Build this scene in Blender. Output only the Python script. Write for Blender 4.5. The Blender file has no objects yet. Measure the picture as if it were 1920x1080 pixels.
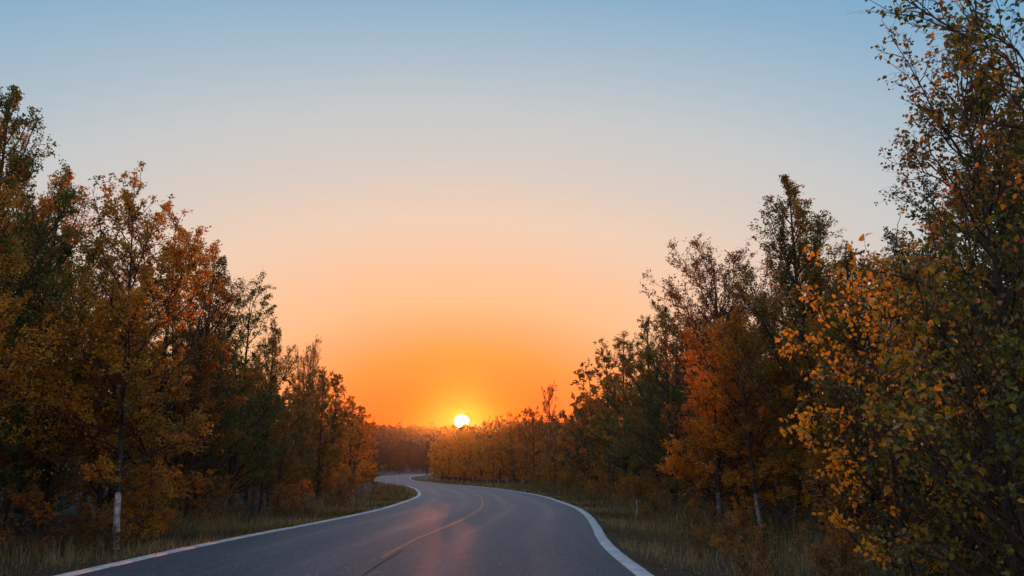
import bpy, math, random
import numpy as np
from mathutils import Vector

# ------------------------------------------------------------------ camera, sky, sun, exposure
S = bpy.context.scene
COL = S.collection
R = math.radians
CAM_H = 1.4
cam_data = bpy.data.cameras.new('camera')
cam = bpy.data.objects.new('camera', cam_data)
COL.objects.link(cam)
cam.location = (0, 0, CAM_H)
cam.rotation_euler = (R(90 + 13.305), 0, 0)
cam_data.sensor_width = 36
cam_data.lens = 26.0
cam_data.clip_start = 0.05
cam_data.clip_end = 6000
cam_data.dof.use_dof = True
cam_data.dof.focus_distance = 24
cam_data.dof.aperture_fstop = 3.5
S.camera = cam

SUN_EL, SUN_AZ = 3.08, -3.82          # degrees; azimuth from +Y, negative = left
sd = Vector((math.sin(R(SUN_AZ)) * math.cos(R(SUN_EL)), math.cos(R(SUN_AZ)) * math.cos(R(SUN_EL)), math.sin(R(SUN_EL))))
sun_data = bpy.data.lights.new('sun', 'SUN')
sun = bpy.data.objects.new('sun', sun_data)
COL.objects.link(sun)
sun_data.energy = 3.2
sun_data.angle = R(0.5)
sun_data.color = (1.0, 0.23, 0.025)
sun.rotation_euler = (-sd).to_track_quat('-Z', 'Y').to_euler()
sun.location = (0, 0, 60)

S.view_settings.view_transform = 'Standard'
S.view_settings.look = 'None'
S.view_settings.gamma = 1
S.view_settings.exposure = 0.0
S.view_settings.use_curve_mapping = False

S.render.engine = 'CYCLES'
cy = S.cycles
cy.max_bounces = 10; cy.diffuse_bounces = 6; cy.glossy_bounces = 2; cy.transmission_bounces = 8
cy.transparent_max_bounces = 4; cy.volume_bounces = 1
cy.caustics_reflective = False; cy.caustics_refractive = False
cy.use_denoising = True
cy.sample_clamp_indirect = 4.0


def lin(r, g, b):
    f = lambda c: (c / 255 / 12.92) if c / 255 <= 0.04045 else ((c / 255 + 0.055) / 1.055) ** 2.4
    return (f(r), f(g), f(b), 1)


class NT:
    """Small helper to write node trees."""
    def __init__(s, tree):
        s.t = tree; s.n = tree.nodes; s.l = tree.links
    def node(s, kind, **kw):
        n = s.n.new(kind)
        for k, v in kw.items():
            setattr(n, k, v)
        return n
    def put(s, sock, v):
        if isinstance(v, bpy.types.NodeSocket):
            s.l.new(v, sock)
        else:
            sock.default_value = v
    def math(s, op, a, b=0.0, c=0.0, clamp=False):
        n = s.node('ShaderNodeMath', operation=op, use_clamp=clamp)
        for i, v in enumerate((a, b, c)):
            s.put(n.inputs[i], v)
        return n.outputs[0]
    def vmath(s, op, a, b=(0, 0, 0)):
        n = s.node('ShaderNodeVectorMath', operation=op)
        s.put(n.inputs[0], a); s.put(n.inputs[1], b)
        return n.outputs['Value'] if op in ('DOT_PRODUCT', 'LENGTH') else n.outputs[0]
    def mix(s, fac, a, b, blend='MIX'):
        n = s.node('ShaderNodeMix', data_type='RGBA', blend_type=blend)
        s.put(n.inputs[0], fac); s.put(n.inputs[6], a); s.put(n.inputs[7], b)
        return n.outputs[2]
    def ramp(s, fac, stops, interp='LINEAR'):
        n = s.node('ShaderNodeValToRGB')
        r = n.color_ramp; r.interpolation = interp
        while len(r.elements) < len(stops):
            r.elements.new(0.5)
        for e, (p, c) in zip(r.elements, stops):
            e.position = p; e.color = c if len(c) == 4 else (*c, 1)
        s.put(n.inputs[0], fac)
        return n.outputs[0]
    def noise(s, vec, scale, detail=3, rough=0.55, out=0):
        n = s.node('ShaderNodeTexNoise')
        if vec is not None:
            s.l.new(vec, n.inputs['Vector'])
        n.inputs['Scale'].default_value = scale; n.inputs['Detail'].default_value = detail; n.inputs['Roughness'].default_value = rough
        return n.outputs[out]


world = bpy.data.worlds.new('World')
S.world = world
world.use_nodes = True
w = NT(world.node_tree)
w.n.clear()
tc = w.node('ShaderNodeTexCoord')
d = w.vmath('NORMALIZE', tc.outputs['Generated'])
sep = w.node('ShaderNodeSeparateXYZ'); w.l.new(d, sep.inputs[0])
el = w.math('MULTIPLY', w.math('ARCSINE', sep.outputs[2]), 180 / math.pi)
el = w.math('ABSOLUTE', el)
# azimuth away from the sun, in degrees
az = w.math('MULTIPLY', w.math('ARCTAN2', sep.outputs[0], sep.outputs[1]), 180 / math.pi)
daz = w.math('SUBTRACT', az, SUN_AZ)
daz = w.math('ABSOLUTE', w.math('WRAP', daz, 180.0, -180.0))
# evening sky: colour bands that rise away from the sun
sq = w.math('ADD', w.math('POWER', el, 2.0), w.math('POWER', w.math('MULTIPLY', daz, 0.60), 2.0))
u = w.math('DIVIDE', w.math('POWER', sq, 0.5), 90.0)
bands = w.ramp(u, [
    (0.000, (1.60, .050, .001, 1)), (0.022, (1.60, .072, .002, 1)), (0.048, (1.50, .130, .003, 1)), (0.090, (1.32, .325, .060, 1)),
    (0.136, (1.08, .546, .268, 1)), (0.205, lin(245, 212, 186)), (0.250, lin(222, 209, 198)), (0.296, lin(204, 206, 206)),
    (0.340, lin(176, 195, 208)), (0.388, lin(144, 180, 207)), (0.43, lin(116, 170, 209)), (0.56, lin(112, 167, 213)), (1.0, lin(102, 156, 216))])
# glow round the sun
dt = w.math('ARCCOSINE', w.math('MINIMUM', w.vmath('DOT_PRODUCT', d, tuple(sd)), 1.0))
dt = w.math('MULTIPLY', dt, 180 / math.pi)
g1 = w.math('EXPONENT', w.math('MULTIPLY', dt, -0.25))
g2 = w.math('EXPONENT', w.math('MULTIPLY', dt, -0.95))
glow = w.mix(1.0, w.mix(g1, (0, 0, 0, 1), (0.0, 0.02, -0.01, 1)), w.mix(g2, (0, 0, 0, 1), (0.1, 0.03, -0.01, 1)), 'ADD')
c1 = w.mix(1.0, bands, glow, 'ADD')
# unseen rosy band opposite the sun, brightened to add fill light on the trees
opp = w.node('ShaderNodeMapRange', interpolation_type='SMOOTHSTEP')
w.put(opp.inputs[0], daz); opp.inputs[1].default_value = 55; opp.inputs[2].default_value = 150; opp.inputs[3].default_value = 0; opp.inputs[4].default_value = 1
oppf = w.math('MULTIPLY', opp.outputs[0], w.math('EXPONENT', w.math('DIVIDE', el, -38.0)))
c1 = w.mix(w.math('MULTIPLY', oppf, 0.9), c1, (1.10, 0.88, 0.74, 1))
# physical sky for the same sun, a small share of the light
nish = w.node('ShaderNodeTexSky', sky_type='NISHITA', sun_disc=False)
nish.sun_elevation = R(SUN_EL); nish.sun_rotation = R(SUN_AZ)
nish.dust_density = 3.0; nish.air_density = 1.2
c2 = w.mix(0.96, w.mix(1.0, nish.outputs[0], (0.05, 0.05, 0.05, 1), 'MULTIPLY'), c1)
# the sun's own disc, flattened a little by refraction near the horizon
vd = w.vmath('SUBTRACT', d, tuple(sd))
sv = w.node('ShaderNodeSeparateXYZ'); w.l.new(vd, sv.inputs[0])
dx = w.math('MULTIPLY', sv.outputs[0], 180 / math.pi / 0.55)
dz = w.math('MULTIPLY', sv.outputs[2], 180 / math.pi / 0.48)
rr = w.math('POWER', w.math('ADD', w.math('MULTIPLY', dx, dx), w.math('MULTIPLY', dz, dz)), 0.5)
front = w.math('GREATER_THAN', sep.outputs[1], 0.0)
disc = w.node('ShaderNodeMapRange', interpolation_type='SMOOTHSTEP')
w.put(disc.inputs[0], rr); disc.inputs[1].default_value = 1.12; disc.inputs[2].default_value = 0.90
disc.inputs[3].default_value = 0; disc.inputs[4].default_value = 1
df = w.math('MULTIPLY', disc.outputs[0], front)
c3 = w.mix(df, c2, (7.0, 5.2, 2.6, 1))
bg = w.node('ShaderNodeBackground'); w.l.new(c3, bg.inputs[0]); bg.inputs[1].default_value = 1.0
wo = w.node('ShaderNodeOutputWorld'); w.l.new(bg.outputs[0], wo.inputs[0])
world.cycles.sampling_method = 'MANUAL'
world.cycles.sample_map_resolution = 1024

# ------------------------------------------------------------------ helpers
def tag(o, label=None, cat=None, group=None, kind=None):
    if label: o['label'] = label
    if cat: o['category'] = cat
    if group: o['group'] = group
    if kind: o['kind'] = kind
    return o


def link(name, me, parent=None, mat=None):
    o = bpy.data.objects.new(name, me)
    COL.objects.link(o)
    if parent is not None:
        o.parent = parent
    if mat is not None:
        if len(me.materials) == 0:
            me.materials.append(None)
        o.material_slots[0].link = 'OBJECT'
        o.material_slots[0].material = mat
    return o


def empty(name, loc, rz=0.0):
    o = bpy.data.objects.new(name, None)
    COL.objects.link(o)
    o.location = loc; o.rotation_euler = (0, 0, rz); o.empty_display_size = 0.2
    return o


def mesh(name, verts, faces, tone=None, smooth=False, uv=None):
    """verts (N,3); faces: list of (M,k) int arrays; tone: one float per face."""
    if isinstance(faces, np.ndarray):
        faces = [faces]
    faces = [f for f in faces if len(f)]
    verts = np.ascontiguousarray(verts, dtype=np.float32)
    me = bpy.data.meshes.new(name)
    me.vertices.add(len(verts))
    me.vertices.foreach_set('co', verts.ravel())
    tot = np.concatenate([np.full(len(f), f.shape[1], dtype=np.int32) for f in faces])
    idx = np.concatenate([f.ravel() for f in faces]).astype(np.int32)
    me.loops.add(len(idx)); me.loops.foreach_set('vertex_index', idx)
    me.polygons.add(len(tot))
    st = np.zeros(len(tot), dtype=np.int32); st[1:] = np.cumsum(tot)[:-1]
    me.polygons.foreach_set('loop_start', st)
    me.update(calc_edges=True)
    if smooth:
        me.polygons.foreach_set('use_smooth', np.ones(len(tot), dtype=bool))
    if tone is not None:
        a = me.attributes.new('tone', 'FLOAT', 'FACE')
        a.data.foreach_set('value', np.ascontiguousarray(tone, dtype=np.float32))
    if uv is not None:
        l = me.uv_layers.new(name='UVMap')
        l.data.foreach_set('uv', np.ascontiguousarray(uv[idx], dtype=np.float32).ravel())
    me.validate()
    return me


def norm(v):
    return v / np.maximum(np.linalg.norm(v, axis=-1, keepdims=True), 1e-9)


def tubes(P, rad, sides):
    """P (N,K,3), rad (N,K) -> verts, quads"""
    N, K, _ = P.shape
    ax = norm(P[:, -1] - P[:, 0])
    ref = np.where(np.abs(ax[:, 2:3]) > 0.8, np.array([[1.0, 0, 0]]), np.array([[0, 0, 1.0]]))
    a = norm(np.cross(ax, ref)); b = np.cross(ax, a)
    th = np.arange(sides) * 2 * math.pi / sides
    ring = a[:, None, None] * np.cos(th)[None, None, :, None] + b[:, None, None] * np.sin(th)[None, None, :, None]
    V = P[:, :, None] + ring * rad[:, :, None, None]
    base = (np.arange(N) * K * sides)[:, None, None]
    k = (np.arange(K - 1) * sides)[None, :, None]
    s = np.arange(sides)[None, None]; s2 = (s + 1) % sides
    q = np.stack([base + k + s, base + k + s2, base + k + sides + s2, base + k + sides + s], -1)
    return V.reshape(-1, 3), q.reshape(-1, 4)


def merge(parts):
    vs, fs, o = [], [], 0
    for v, f in parts:
        vs.append(v); fs.append(f + o); o += len(v)
    return np.concatenate(vs), np.concatenate(fs)


# ------------------------------------------------------------------ the lie of the land
def ground_z(Y):
    Y = np.asarray(Y, float)
    k = np.clip(Y - 100, 0, 75)
    return -0.015 * np.clip(Y - 8, 0, 167) + 1e-4 * k ** 2

ROAD = [(-2.2, -60), (-2.1, -20), (-2.05, 0), (-2.05, 10.5), (-2.0, 15), (-1.5, 22), (-1.25, 28), (-1.3, 33.5), (-1.95, 47), (-3.5, 60), (-5.6, 74),
        (-8.6, 89), (-13.8, 109.6), (-19.3, 132.4), (-23.5, 150.5), (-27.4, 176), (-29.3, 197), (-28.3, 216), (-23.5, 238), (-10, 262), (15, 283), (60, 298), (120, 305)]
HALF = 3.62


def spline(P, step):
    P = np.array(P, float)
    Q = np.vstack([2 * P[0] - P[1], P, 2 * P[-1] - P[-2]])
    o = []
    for i in range(1, len(Q) - 2):
        a, b, c, d_ = Q[i - 1], Q[i], Q[i + 1], Q[i + 2]
        for t in np.arange(24) / 24:
            o.append(.5 * ((2 * b) + (c - a) * t + (2 * a - 5 * b + 4 * c - d_) * t * t + (3 * b - a - 3 * c + d_) * t ** 3))
    o.append(P[-1]); o = np.array(o)
    s = np.r_[0, np.cumsum(np.hypot(*np.diff(o, axis=0).T))]
    t = np.arange(0, s[-1], step)
    return np.stack([np.interp(t, s, o[:, 0]), np.interp(t, s, o[:, 1])], 1), t

CEN, ARC = spline(ROAD, 0.5)
for _ in range(12):                                   # ease the kinks
    CEN[1:-1] = 0.5 * CEN[1:-1] + 0.25 * (CEN[:-2] + CEN[2:])
ARC = np.r_[0, np.cumsum(np.hypot(*np.diff(CEN, axis=0).T))]
TAN = np.gradient(CEN, axis=0); TAN = norm(TAN)
NOR = np.stack([TAN[:, 1], -TAN[:, 0]], 1)           # to the right of travel


def on_road(s, off):
    """World x, y of arc length s and offset to the right."""
    x = np.interp(s, ARC, CEN[:, 0]); y = np.interp(s, ARC, CEN[:, 1])
    nx = np.interp(s, ARC, NOR[:, 0]); ny = np.interp(s, ARC, NOR[:, 1])
    return x + nx * off, y + ny * off


def road_dist(x, y):
    out = np.empty(len(x))
    C = CEN[::2]
    for i in range(0, len(x), 4000):
        dx_ = x[i:i + 4000, None] - C[None, :, 0]; dy_ = y[i:i + 4000, None] - C[None, :, 1]
        out[i:i + 4000] = np.sqrt((dx_ ** 2 + dy_ ** 2).min(1))
    return out


def land_z(x, y):
    """Ground height off the road: a shallow shoulder, then low rolls."""
    x = np.asarray(x, float); y = np.asarray(y, float)
    dd = road_dist(x.ravel(), y.ravel()).reshape(x.shape)
    e = np.clip((dd - 4.2) / 5, 0, 1)
    roll = 0.05 * np.sin(x * 1.3 + 0.7 * y) + 0.04 * np.sin(1.7 * y - 0.9 * x) + 0.06 * np.sin(0.45 * x + 0.3 * y)
    near = -0.05 * np.clip(1 - np.abs(dd - 4.9) / 0.9, 0, 1)
    return ground_z(y) - 0.05 + near + e * (0.10 + roll)


# ------------------------------------------------------------------ materials
def material(name):
    m = bpy.data.materials.new(name); m.use_nodes = True
    t = NT(m.node_tree); t.n.clear()
    out = t.node('ShaderNodeOutputMaterial')
    return m, t, out


LIFT = 4.2  # raises leaf colours above life, standing in for fill light in the shade


def leaf_material(name, stops, trans=0.45):
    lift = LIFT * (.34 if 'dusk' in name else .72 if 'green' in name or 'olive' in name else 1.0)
    m, t, out = material(name)
    at = t.node('ShaderNodeAttribute', attribute_name='tone')
    oi = t.node('ShaderNodeObjectInfo')
    v = t.math('ADD', at.outputs['Fac'], t.math('MULTIPLY', t.math('SUBTRACT', oi.outputs['Random'], 0.5), 0.22), clamp=True)
    col = t.ramp(v, [(p_, tuple(c_ * min(lift, .72 / max(q_)) for c_ in q_)) for p_, q_ in stops])
    df_ = t.node('ShaderNodeBsdfDiffuse'); t.l.new(col, df_.inputs[0])
    tr = t.node('ShaderNodeBsdfTranslucent')
    t.l.new(t.mix(1.0, col, (1.25, 1.05, 0.6, 1), 'MULTIPLY'), tr.inputs[0])
    mx = t.node('ShaderNodeMixShader'); mx.inputs[0].default_value = trans
    t.l.new(df_.outputs[0], mx.inputs[1]); t.l.new(tr.outputs[0], mx.inputs[2])
    gl = t.node('ShaderNodeBsdfGlossy'); gl.inputs['Roughness'].default_value = 0.45
    gl.inputs[0].default_value = (0.8, 0.8, 0.8, 1)
    fr = t.node('ShaderNodeFresnel'); fr.inputs[0].default_value = 1.35
    m2 = t.node('ShaderNodeMixShader'); t.l.new(t.math('MULTIPLY', fr.outputs[0], 0.08), m2.inputs[0])
    t.l.new(mx.outputs[0], m2.inputs[1]); t.l.new(gl.outputs[0], m2.inputs[2])
    t.l.new(m2.outputs[0], out.inputs[0])
    return m

LEAF = {
    'green': leaf_material('leaf_green', [(0, (.018, .028, .008)), (.4, (.035, .048, .012)), (.75, (.075, .075, .014)), (1, (.16, .095, .014))]),
    'leafgreen': leaf_material('leaf_large_green', [(0, (.022, .034, .010)), (.4, (.042, .055, .012)), (.68, (.075, .075, .014)), (.86, (.17, .105, .014)), (1, (.30, .13, .013))]),
    'olive': leaf_material('leaf_olive', [(0, (.030, .035, .010)), (.45, (.065, .058, .013)), (.8, (.13, .075, .013)), (1, (.24, .095, .012))]),
    'amber': leaf_material('leaf_amber', [(0, (.060, .040, .009)), (.4, (.15, .075, .010)), (.75, (.28, .13, .012)), (1, (.42, .19, .015))]),
    'yellow': leaf_material('leaf_yellow', [(0, (.085, .050, .009)), (.3, (.19, .115, .011)), (.65, (.33, .195, .014)), (1, (.36, .22, .02))], .5),
    'orange': leaf_material('leaf_orange', [(0, (.085, .036, .006)), (.4, (.20, .085, .007)), (.75, (.235, .115, .008)), (1, (.235, .125, .009))], .5),
    'rust': leaf_material('leaf_rust', [(0, (.042, .022, .008)), (.45, (.11, .046, .009)), (.8, (.20, .075, .010)), (1, (.30, .11, .011))]),
    'bronze': leaf_material('leaf_bronze', [(0, (.018, .020, .007)), (.45, (.040, .034, .009)), (.78, (.075, .044, .009)), (1, (.14, .062, .010))]),
    'brown': leaf_material('leaf_brown', [(0, (.028, .020, .008)), (.45, (.070, .042, .010)), (.8, (.13, .062, .011)), (1, (.22, .09, .012))]),
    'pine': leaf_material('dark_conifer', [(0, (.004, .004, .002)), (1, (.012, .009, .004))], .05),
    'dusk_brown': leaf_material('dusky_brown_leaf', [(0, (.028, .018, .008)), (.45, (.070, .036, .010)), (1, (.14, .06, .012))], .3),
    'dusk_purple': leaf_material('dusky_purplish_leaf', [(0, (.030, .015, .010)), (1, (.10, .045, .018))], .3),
    'purple': leaf_material('leaf_purplish', [(0, (.035, .018, .012)), (.5, (.075, .033, .016)), (1, (.16, .062, .015))]),
}


def bark_material(name, c0, c1, scale=9.0, z=0.35):
    m, t, out = material(name)
    tc_ = t.node('ShaderNodeTexCoord')
    mp = t.node('ShaderNodeMapping'); t.l.new(tc_.outputs['Object'], mp.inputs[0]); mp.inputs['Scale'].default_value = (1, 1, z)
    n = t.noise(mp.outputs[0], scale, 5, 0.65)
    col = t.ramp(n, [(0.35, c0), (0.62, c1)])
    b = t.node('ShaderNodeBsdfPrincipled'); t.l.new(col, b.inputs['Base Color']); b.inputs['Roughness'].default_value = 0.85
    bu = t.node('ShaderNodeBump'); bu.inputs['Strength'].default_value = 0.6; bu.inputs['Distance'].default_value = 0.01
    t.l.new(n, bu.inputs['Height']); t.l.new(bu.outputs[0], b.inputs['Normal'])
    t.l.new(b.outputs[0], out.inputs[0])
    return m

BARK = bark_material('dark_bark', (.022, .016, .011), (.075, .058, .042))
BARK_PALE = bark_material('pale_bark', (.06, .05, .042), (.30, .26, .22), 6.0, 1.6)
TWIG = bark_material('twig_bark', (.028, .019, .012), (.060, .040, .026))
PAINT = bark_material('whitewash_paint', (.10, .09, .08), (.84, .84, .84), 11.0, 0.6)
WORN_PAINT = bark_material('worn_whitewash', (.05, .042, .036), (.40, .38, .36), 13.0, 0.5)
# ------------------------------------------------------------------ ground, hills, road
def build_ground():
    def axis(lo, hi, n, pw):
        t = np.linspace(-1, 1, n)
        v = np.sign(t) * np.abs(t) ** pw
        return np.where(v < 0, -v * lo, v * hi)
    xs = axis(-900, 900, 221, 3.0)
    ys = np.concatenate([np.linspace(-300, -30, 10), np.linspace(-28, 130, 230), np.linspace(133, 330, 70), np.linspace(340, 1000, 24)])
    X, Y = np.meshgrid(xs, ys)
    Z = land_z(X, Y)
    V = np.stack([X, Y, Z], -1).reshape(-1, 3)
    nx = len(xs)
    i, j = np.meshgrid(np.arange(len(ys) - 1), np.arange(nx - 1), indexing='ij')
    a = (i * nx + j).ravel()
    F = np.stack([a, a + 1, a + nx + 1, a + nx], 1)
    m, t, out = material('ground_soil')
    tc_ = t.node('ShaderNodeTexCoord'); P = tc_.outputs['Object']
    n1 = t.noise(P, 0.6, 4); n2 = t.noise(P, 14, 5, 0.7)
    soil = t.ramp(n2, [(0.3, (.022, .016, .010)), (0.55, (.055, .038, .020)), (0.72, (.12, .062, .020))])
    grassy = t.ramp(n2, [(0.3, (.028, .026, .011)), (0.7, (.075, .062, .024))])
    col = t.mix(t.ramp(n1, [(0.42, (0, 0, 0)), (0.62, (1, 1, 1))]), soil, grassy)
    b = t.node('ShaderNodeBsdfPrincipled'); t.l.new(col, b.inputs['Base Color']); b.inputs['Roughness'].default_value = 0.95
    bu = t.node('ShaderNodeBump'); bu.inputs['Strength'].default_value = 0.8; bu.inputs['Distance'].default_value = 0.04
    t.l.new(n2, bu.inputs['Height']); t.l.new(bu.outputs[0], b.inputs['Normal'])
    t.l.new(b.outputs[0], out.inputs[0])
    me = mesh('ground', V, F, smooth=True)
    tag(link('ground', me, None, m), kind='structure')
    return m

SOIL = build_ground()


def hill_z(x, y):
    t = np.clip((y - 300) / 150, 0, 1); t = t * t * (3 - 2 * t)
    crest = 20.0 + 1.6 * np.sin(x * 0.021 + 1.0) + 0.9 * np.sin(x * 0.057) - 0.010 * np.clip(x + 20, 0, 300)
    back = np.clip((y - 620) / 300, 0, 1)
    return ground_z(y) - 0.6 + t * crest * (1 - 0.9 * back)


def build_hills():
    xs = np.linspace(-520, 520, 105); ys = np.linspace(296, 930, 64)
    X, Y = np.meshgrid(xs, ys)
    V = np.stack([X, Y, hill_z(X, Y)], -1).reshape(-1, 3)
    nx = len(xs)
    i, j = np.meshgrid(np.arange(len(ys) - 1), np.arange(nx - 1), indexing='ij')
    a = (i * nx + j).ravel()
    tag(link('hills', mesh('hills', V, np.stack([a, a + 1, a + nx + 1, a + nx], 1), smooth=True), None, SOIL), kind='structure')

build_hills()


def strip(name, s, offs, z, mat, kind='structure', parent=None):
    """A sheet along the road between offsets; z is a function of the world Y plus cross fall."""
    x = []; uv = []
    for o in offs:
        oo = np.asarray(o) if np.ndim(o) else np.full(len(s), o)
        px, py = on_road(s, oo)
        x.append(np.stack([px, py, ground_z(py) + z], -1)); uv.append(np.stack([oo, s], -1))
    V = np.stack(x, 1); UV = np.stack(uv, 1)
    n, k = V.shape[:2]
    i, j = np.meshgrid(np.arange(n - 1), np.arange(k - 1), indexing='ij')
    a = (i * k + j).ravel()
    o = link(name, mesh(name, V.reshape(-1, 3), np.stack([a, a + 1, a + k + 1, a + k], 1), smooth=True, uv=UV.reshape(-1, 2)), parent, mat)
    if kind: o['kind'] = kind
    return o


def surface(t, out, base, rough, sheen, height):
    """Coarse stone: matt from above, with a sheen that only shows at a very low angle."""
    df = t.node('ShaderNodeBsdfDiffuse'); t.l.new(base, df.inputs[0]); df.inputs['Roughness'].default_value = 0.6
    bu = t.node('ShaderNodeBump'); bu.inputs['Strength'].default_value = 0.35; bu.inputs['Distance'].default_value = 0.006
    t.l.new(height, bu.inputs['Height']); t.l.new(bu.outputs[0], df.inputs['Normal'])
    gl = t.node('ShaderNodeBsdfGlossy'); t.put(gl.inputs['Roughness'], rough); gl.inputs[0].default_value = (.9, .9, .9, 1)
    lw = t.node('ShaderNodeLayerWeight'); lw.inputs[0].default_value = 0.5
    fz = t.math('MULTIPLY', t.math('POWER', lw.outputs['Facing'], 7.0), sheen)
    mx = t.node('ShaderNodeMixShader'); t.l.new(fz, mx.inputs[0]); t.l.new(df.outputs[0], mx.inputs[1]); t.l.new(gl.outputs[0], mx.inputs[2])
    t.l.new(mx.outputs[0], out.inputs[0])


def asphalt_material():
    m, t, out = material('asphalt')
    uvn = t.node('ShaderNodeUVMap'); uv = uvn.outputs[0]
    tc_ = t.node('ShaderNodeTexCoord'); P = tc_.outputs['Object']
    sp = t.node('ShaderNodeSeparateXYZ'); t.l.new(uv, sp.inputs[0])
    mp = t.node('ShaderNodeMapping'); t.l.new(uv, mp.inputs[0]); mp.inputs['Scale'].default_value = (1.0, 0.055, 1)
    streak = t.noise(mp.outputs[0], 2.6, 4, 0.6)
    fine = t.noise(P, 38, 5, 0.8)
    grit = t.node('ShaderNodeTexVoronoi'); t.l.new(P, grit.inputs['Vector']); grit.inputs['Scale'].default_value = 32
    patch = t.noise(P, 0.35, 4, 0.6)
    # polished wheel tracks: two pairs, wandering a little
    off = t.math('ADD', sp.outputs[0], t.math('MULTIPLY', t.math('SUBTRACT', t.noise(uv, 0.06, 2), 0.5), 0.9))
    tracks = 0.0
    lane = t.math('ABSOLUTE', off)
    q = t.math('ABSOLUTE', t.math('SUBTRACT', t.math('ABSOLUTE', t.math('SUBTRACT', lane, 1.75)), 0.78))
    tracks = t.math('SUBTRACT', 1.0, t.math('MULTIPLY', q, 2.4), clamp=True)
    tracks = t.math('MULTIPLY', tracks, t.ramp(streak, [(0.3, (0.3, 0.3, 0.3)), (0.7, (1, 1, 1))]))
    base = t.ramp(fine, [(0.28, (.010, .019, .027)), (0.5, (.030, .049, .066)), (0.72, (.100, .130, .155))])
    base = t.mix(t.math('MULTIPLY', tracks, 0.25), base, (.080, .084, .094, 1))
    base = t.mix(t.math('MULTIPLY', t.ramp(patch, [(0.4, (0, 0, 0)), (0.7, (1, 1, 1))]), 0.3), base, (.030, .033, .038, 1))
    base = t.mix(1.0, base, t.ramp(streak, [(0.30, (.62, .62, .62)), (0.5, (.92, .92, .92)), (0.70, (1.2, 1.2, 1.2))]), 'MULTIPLY')
    stone = t.ramp(grit.outputs['Color'], [(0.80, (0, 0, 0)), (0.95, (1, 1, 1))])
    base = t.mix(t.math('MULTIPLY', stone, 0.8), base, (.26, .255, .25, 1))
    rg = t.math('SUBTRACT', 0.52, t.math('MULTIPLY', tracks, 0.04))
    rg = t.math('ADD', rg, t.math('MULTIPLY', t.math('SUBTRACT', streak, 0.5), 0.10))
    surface(t, out, base, rg, t.math('ADD', 0.25, t.math('MULTIPLY', tracks, 0.06)), grit.outputs['Distance'])
    return m

S_ALL = np.arange(0, ARC[-1] - 1, 1.0)
road = strip('road', S_ALL, [-HALF - .05, -2.6, -1.3, 0.0, 1.3, 2.6, HALF + .05], 0.0, asphalt_material())


def line_material():
    m, t, out = material('worn_line_paint')
    uvn = t.node('ShaderNodeUVMap'); uv = uvn.outputs[0]
    tc_ = t.node('ShaderNodeTexCoord')
    n = t.noise(tc_.outputs['Object'], 22, 5, 0.7)
    mp = t.node('ShaderNodeMapping'); t.l.new(uv, mp.inputs[0]); mp.inputs['Scale'].default_value = (1, 0.12, 1)
    n2 = t.noise(mp.outputs[0], 1.2, 2)
    wear = t.math('ADD', n, t.math('MULTIPLY', t.math('SUBTRACT', n2, 0.5), 0.9))
    f = t.ramp(wear, [(0.42, (0, 0, 0)), (0.72, (1, 1, 1))])
    col = t.mix(f, (.040, .050, .060, 1), (.20, .095, .052, 1))
    surface(t, out, col, 0.36, 0.32, n)
    return m

sc0 = np.interp(12.3, CEN[:, 1][:400], ARC[:400]); sc1 = np.interp(62, CEN[:, 1][:400], ARC[:400])
ss = np.arange(sc0, sc1, 0.5)
strip('centre_line', ss, [-.05 + .010 * np.sin(ss * 1.7), .05 + .010 * np.sin(ss * 2.3)], 0.005, line_material(), None, road)
seam_m, t_, o_ = material('tar_seam')
n_ = t_.noise(t_.node('ShaderNodeTexCoord').outputs['Object'], 9, 4)
surface(t_, o_, t_.ramp(n_, [(.35, (.012, .014, .018)), (.65, (.030, .038, .046))]), 0.5, 0.16, n_)
s3 = np.arange(sc0 - 20, sc0 + 1.2, 0.4)
strip('tar_seam', s3, [.095 + .02 * np.sin(s3 * 1.3), .135 + .02 * np.sin(s3 * 1.3 + .4) + .01 * np.sin(s3 * 4)], 0.004, seam_m, None, road)

# kerb stones, each laid by itself as far as one can tell them apart
def kerb_material():
    m, t, out = material('kerb_concrete')
    tc_ = t.node('ShaderNodeTexCoord'); oi = t.node('ShaderNodeObjectInfo')
    P = t.vmath('ADD', tc_.outputs['Object'], oi.outputs['Location'])
    n = t.noise(P, 7, 5, 0.65); n2 = t.noise(P, 40, 3, 0.7)
    col = t.ramp(n, [(0.30, (.22, .20, .18)), (0.42, (.60, .57, .53)), (0.7, (.80, .77, .72))])
    col = t.mix(t.math('MULTIPLY', t.ramp(n2, [(0.55, (0, 0, 0)), (0.75, (1, 1, 1))]), 0.5), col, (.16, .15, .14, 1))
    col = t.mix(t.math('MULTIPLY', oi.outputs['Random'], 0.22), col, (.34, .33, .31, 1))
    b = t.node('ShaderNodeBsdfPrincipled'); t.l.new(col, b.inputs['Base Color']); b.inputs['Roughness'].default_value = 0.8
    bu = t.node('ShaderNodeBump'); bu.inputs['Strength'].default_value = 0.4; bu.inputs['Distance'].default_value = 0.006
    t.l.new(n2, bu.inputs['Height']); t.l.new(bu.outputs[0], b.inputs['Normal'])
    t.l.new(b.outputs[0], out.inputs[0])
    return m

KERB_M = kerb_material()


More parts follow.
